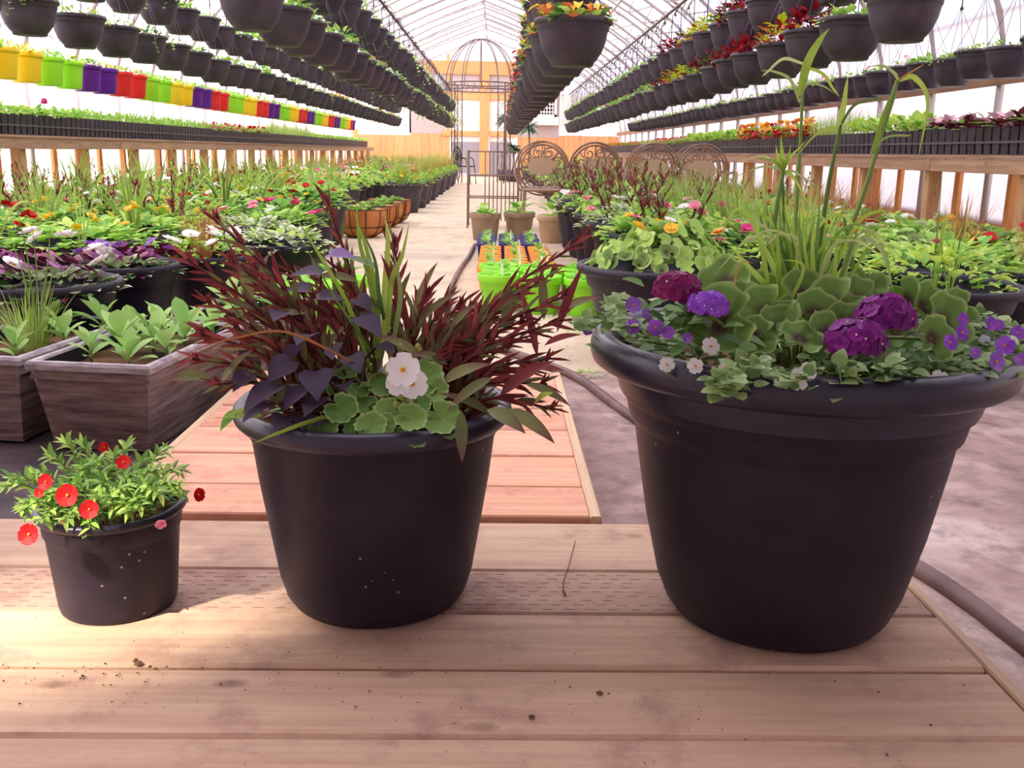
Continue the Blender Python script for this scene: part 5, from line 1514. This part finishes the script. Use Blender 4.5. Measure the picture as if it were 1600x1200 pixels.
# coloured hanging pots above the left bench
def hpot(mat):
    m = MB(); Rr = .148; m.lathe([(0, .003), (Rr * .72, 0), (Rr * .76, .01), (Rr * .9, .165), (Rr * .91, .17), (Rr * .97, .172), (Rr, .178), (Rr, .2), (Rr * .97, .207), (Rr * .92, .2), (Rr * .88, .185), (0, .185)], mat, 28); return m.mesh('pot')
CP = {c: hpot(c + '_pot') for c in ('red', 'yellow', 'lime', 'purple')}
CF = [mound(60, .145, .07, .06, .03, ms, z0=-.005, upf=.8).mesh('foliage') for ms in (['g_light', 'g_mid'], ['g_grey', 'g_light'], ['g_mid', 'g_light', 'f_white'], ['g_light', 'f_orange', 'g_mid', 'f_yellow'])]
m = MB(); m.tube([(-4.02, 6.5, 2.3), (-4.02, 28, 2.3)], .016, 'darkmetal', 8); tag(m.build('hanging_pipe'), 'steel pipe carrying the coloured pots above the left bench', 'pipe')
seq = 'red yellow yellow lime lime purple purple red red lime lime yellow yellow purple purple red red lime lime yellow yellow red red purple purple lime lime yellow yellow red red purple purple lime lime yellow yellow red red purple purple lime lime yellow yellow red purple'.split()
hgm = MB()
for k in range(3):
    a = k * 2 * pi / 3; hgm.tube([V((.142 * cos(a), .142 * sin(a), .24)), V((0, 0, .52))], .002, 'wire', 4)
hgm.tube([V((0, 0, .51)), V((0, 0, .935)), V((.03, 0, .975)), V((.02, 0, 1.01)), V((-.01, 0, 1.01))], .004, 'hook', 5); hgm = hgm.mesh('hanger')
cc = {}
y = 7.75
for c in seq:
    cc[c] = cc.get(c, 0) + 1
    t = thing('coloured_hanging_pot', '%s nearest %s hanging pot above the left bench' % (nth(cc[c]), c), 'hanging pot', (-4.02, y, 1.30), 0, 'coloured hanging pots')
    link('pot', CP[c], t, None, None, (1, 1, 1.2)); link('foliage', rnd.choice(CF), t, (0, 0, .225), (0, 0, rnd.uniform(0, 6))); link('hanger', hgm, t, None, (0, 0, rnd.uniform(0, 2)))
    y += .415

# ================================================================== GAZEBO, CHAIRS, RACK, PALMS
GX, GY = -.50, 26.0
t = thing('garden_gazebo', 'round dark metal garden gazebo with open dome at the end of the aisle', 'gazebo', (GX, GY, 0))
Rg = .9; zr = 2.5
m = MB()
for k in range(12):
    a = 2 * pi * k / 12
    m.tube([V((Rg * cos(a) * cos(b), Rg * sin(a) * cos(b), zr + 1.1 * sin(b))) for b in [pi / 2 * i / 8 for i in range(9)]], .012, 'darkmetal', 5)
m.build('dome', t)
m = MB()
for z in (zr, zr - .16): m.tube([V((Rg * cos(2 * pi * k / 32), Rg * sin(2 * pi * k / 32), z)) for k in range(33)], .018, 'darkmetal', 5)
for k in range(32):
    a = 2 * pi * k / 32; m.tube([V((Rg * cos(a), Rg * sin(a), zr)), V((Rg * cos(a + .1), Rg * sin(a + .1), zr - .16))], .007, 'darkmetal', 4)
m.build('ring', t)
for k in range(4):
    a = pi / 4 + k * pi / 2 + .12; m = MB()
    for da in (-.14, .14):
        m.tube([V((Rg * cos(a + da), Rg * sin(a + da), 0)), V((Rg * cos(a + da), Rg * sin(a + da), zr))], .016, 'darkmetal', 6)
    for i in range(7):
        z = .25 + i * .32; p0 = V((Rg * cos(a), Rg * sin(a), z))
        tang = V((-sin(a), cos(a), 0)); m.tube([p0 + tang * .1 * cos(q) + V((0, 0, .14 * sin(q))) for q in [2 * pi * i2 / 12 for i2 in range(13)]], .007, 'darkmetal', 4)
    m.build('leg', t)


def garden_chair(x, y, rz, label, mat='bronze', ring=True, group='round-backed metal chairs'):
    t = thing('garden_chair', label, 'chair', (x, y, 0), rz, group)
    rr = .27; zc = .64
    m = MB()
    for r in (rr, rr - .03):
        m.tube([V((r * cos(q), .0, zc + r * sin(q))) for q in [2 * pi * i / 32 for i in range(33)]], .009, mat, 6)
    m.build('back_ring', t)
    m = MB()
    for k in range(8):
        q = 2 * pi * k / 8 + .39
        c = V((cos(q) * .165, 0, zc + sin(q) * .165))
        m.tube([c + V((.06 * (1 - i / 26) * cos(i * .42 + q), 0, .06 * (1 - i / 26) * sin(i * .42 + q))) for i in range(20)], .0055, mat, 4)
        m.tube([V((cos(q + .39) * .09, 0, zc + sin(q + .39) * .07)), V((cos(q + .39) * rr * .9, 0, zc + sin(q + .39) * rr * .9))], .0055, mat, 4)
    m.build('scrollwork', t)
    m = MB(); vs = [V((.14 * cos(2 * pi * k / 24), 0, zc + .02 + .09 * sin(2 * pi * k / 24))) for k in range(24)]
    m.add([v + V((0, -.008, 0)) for v in vs] + [v + V((0, .008, 0)) for v in vs], [tuple(range(24)), tuple(range(47, 23, -1))] + [(k, (k + 1) % 24, 24 + (k + 1) % 24, 24 + k) for k in range(24)], 'bronze_pale' if mat == 'bronze' else mat, smooth=False); m.build('medallion', t)
    m = MB(); m.lathe([(0, .42), (.22, .42), (.235, .428), (.235, .44), (.22, .445), (0, .44)], mat, 24, (0, -.24, 0)); m.build('seat', t)
    for sx in (-1, 1):
        m = MB(); m.tube(spline([V((sx * rr, 0, zc)), V((sx * .25, -.08, .62)), V((sx * .27, -.3, .63)), V((sx * .22, -.38, .44))], 5), .011, mat, 6); m.build('armrest', t)
        m = MB(); m.tube([V((sx * .17, -.4, .43)), V((sx * .2, -.44, 0))], .011, mat, 6); m.build('leg', t)
        m = MB(); m.tube([V((sx * .2, -.02, .46)), V((sx * .22, .06, 0))], .011, mat, 6); m.build('leg', t)
    return t
ci = 0
for k, px_ in enumerate((846, 930, 1022, 1098)):
    for q in range(2):
        p = at(px_, 260, Y=10.1)
        garden_chair(p.x + .05 * q, 10.1 + q * .58, R(rnd.uniform(-5, 5)), 'bronze round-backed metal chair, %s of the %s pair from the aisle' % (('front one', 'rear one')[q], nth(k + 1)))
# etagere rack
rk = thing('metal_plant_rack', 'thin bronze wire rack standing by the aisle before the round-backed chairs', 'rack', (-.06, 10.6, 0))
m = MB(); X2, Y2, H = .27, .2, .81
for sx in (-1, 1):
    for sy in (-1, 1): m.tube([V((sx * X2, sy * Y2, 0)), V((sx * X2, sy * Y2, H))], .009, 'bronze', 5)
m.build('frame', rk)
for z in (.32, .55, .8):
    m = MB()
    for sy in (-1, 1): m.tube([V((-X2, sy * Y2, z)), V((X2, sy * Y2, z))], .007, 'bronze', 4)
    for sx in (-1, 1): m.tube([V((sx * X2, -Y2, z)), V((sx * X2, Y2, z))], .007, 'bronze', 4)
    for i in range(1, 9): m.tube([V((-X2 + 2 * X2 * i / 9, -Y2, z)), V((-X2 + 2 * X2 * i / 9, Y2, z))], .004, 'bronze', 4)
    m.build('shelf', rk)
m = MB()
for i in range(1, 12):
    if i < 4: continue
    x = -X2 + 2 * X2 * i / 12; m.tube([V((x, Y2, .05)), V((x, Y2, .8))], .006, 'bronze', 4)
m.build('bars', rk)
# black chair by the end wall
garden_chair(-1.05, 24.6, R(70), 'dark metal chair far down the aisle beside the gazebo', 'dark', group='far chairs')
# palms near the end wall
for k, (px_, zt, s_, lab) in enumerate(((826, 1.5, 1.0, 'potted palm with grey-green fronds right of the gazebo'), (789, 1.7, 1.0, 'potted palm behind the gazebo, partly hidden by hanging baskets'), (802, .9, .8, 'low dark palm at the foot of the end wall'))):
    p = at(px_, 230, Y=29 - k)
    t = thing('potted_palm', lab, 'palm', (p.x, 29 - k, 0), 0, None)
    m = MB(); m.lathe([(0, 0), (.16, 0), (.2, .3), (.17, .3), (0, .27)], 'basket', 16); m.build('pot', t)
    m = MB(); m.tube([V((0, 0, .27)), V((.02, 0, zt * .6)), V((0, 0, zt))], .035, 'bronze', 6); m.build('trunk', t)
    m = MB()
    for i in range(60):
        a = rnd.uniform(0, 6.28); m.leaf(V((0, 0, zt)), V((cos(a), sin(a), rnd.uniform(-.3, 1.2))), (0, 0, 1), .42 * s_ * rnd.uniform(.6, 1.1), .07, 'palm', 4, .9, .3)
    m.build('fronds', t)
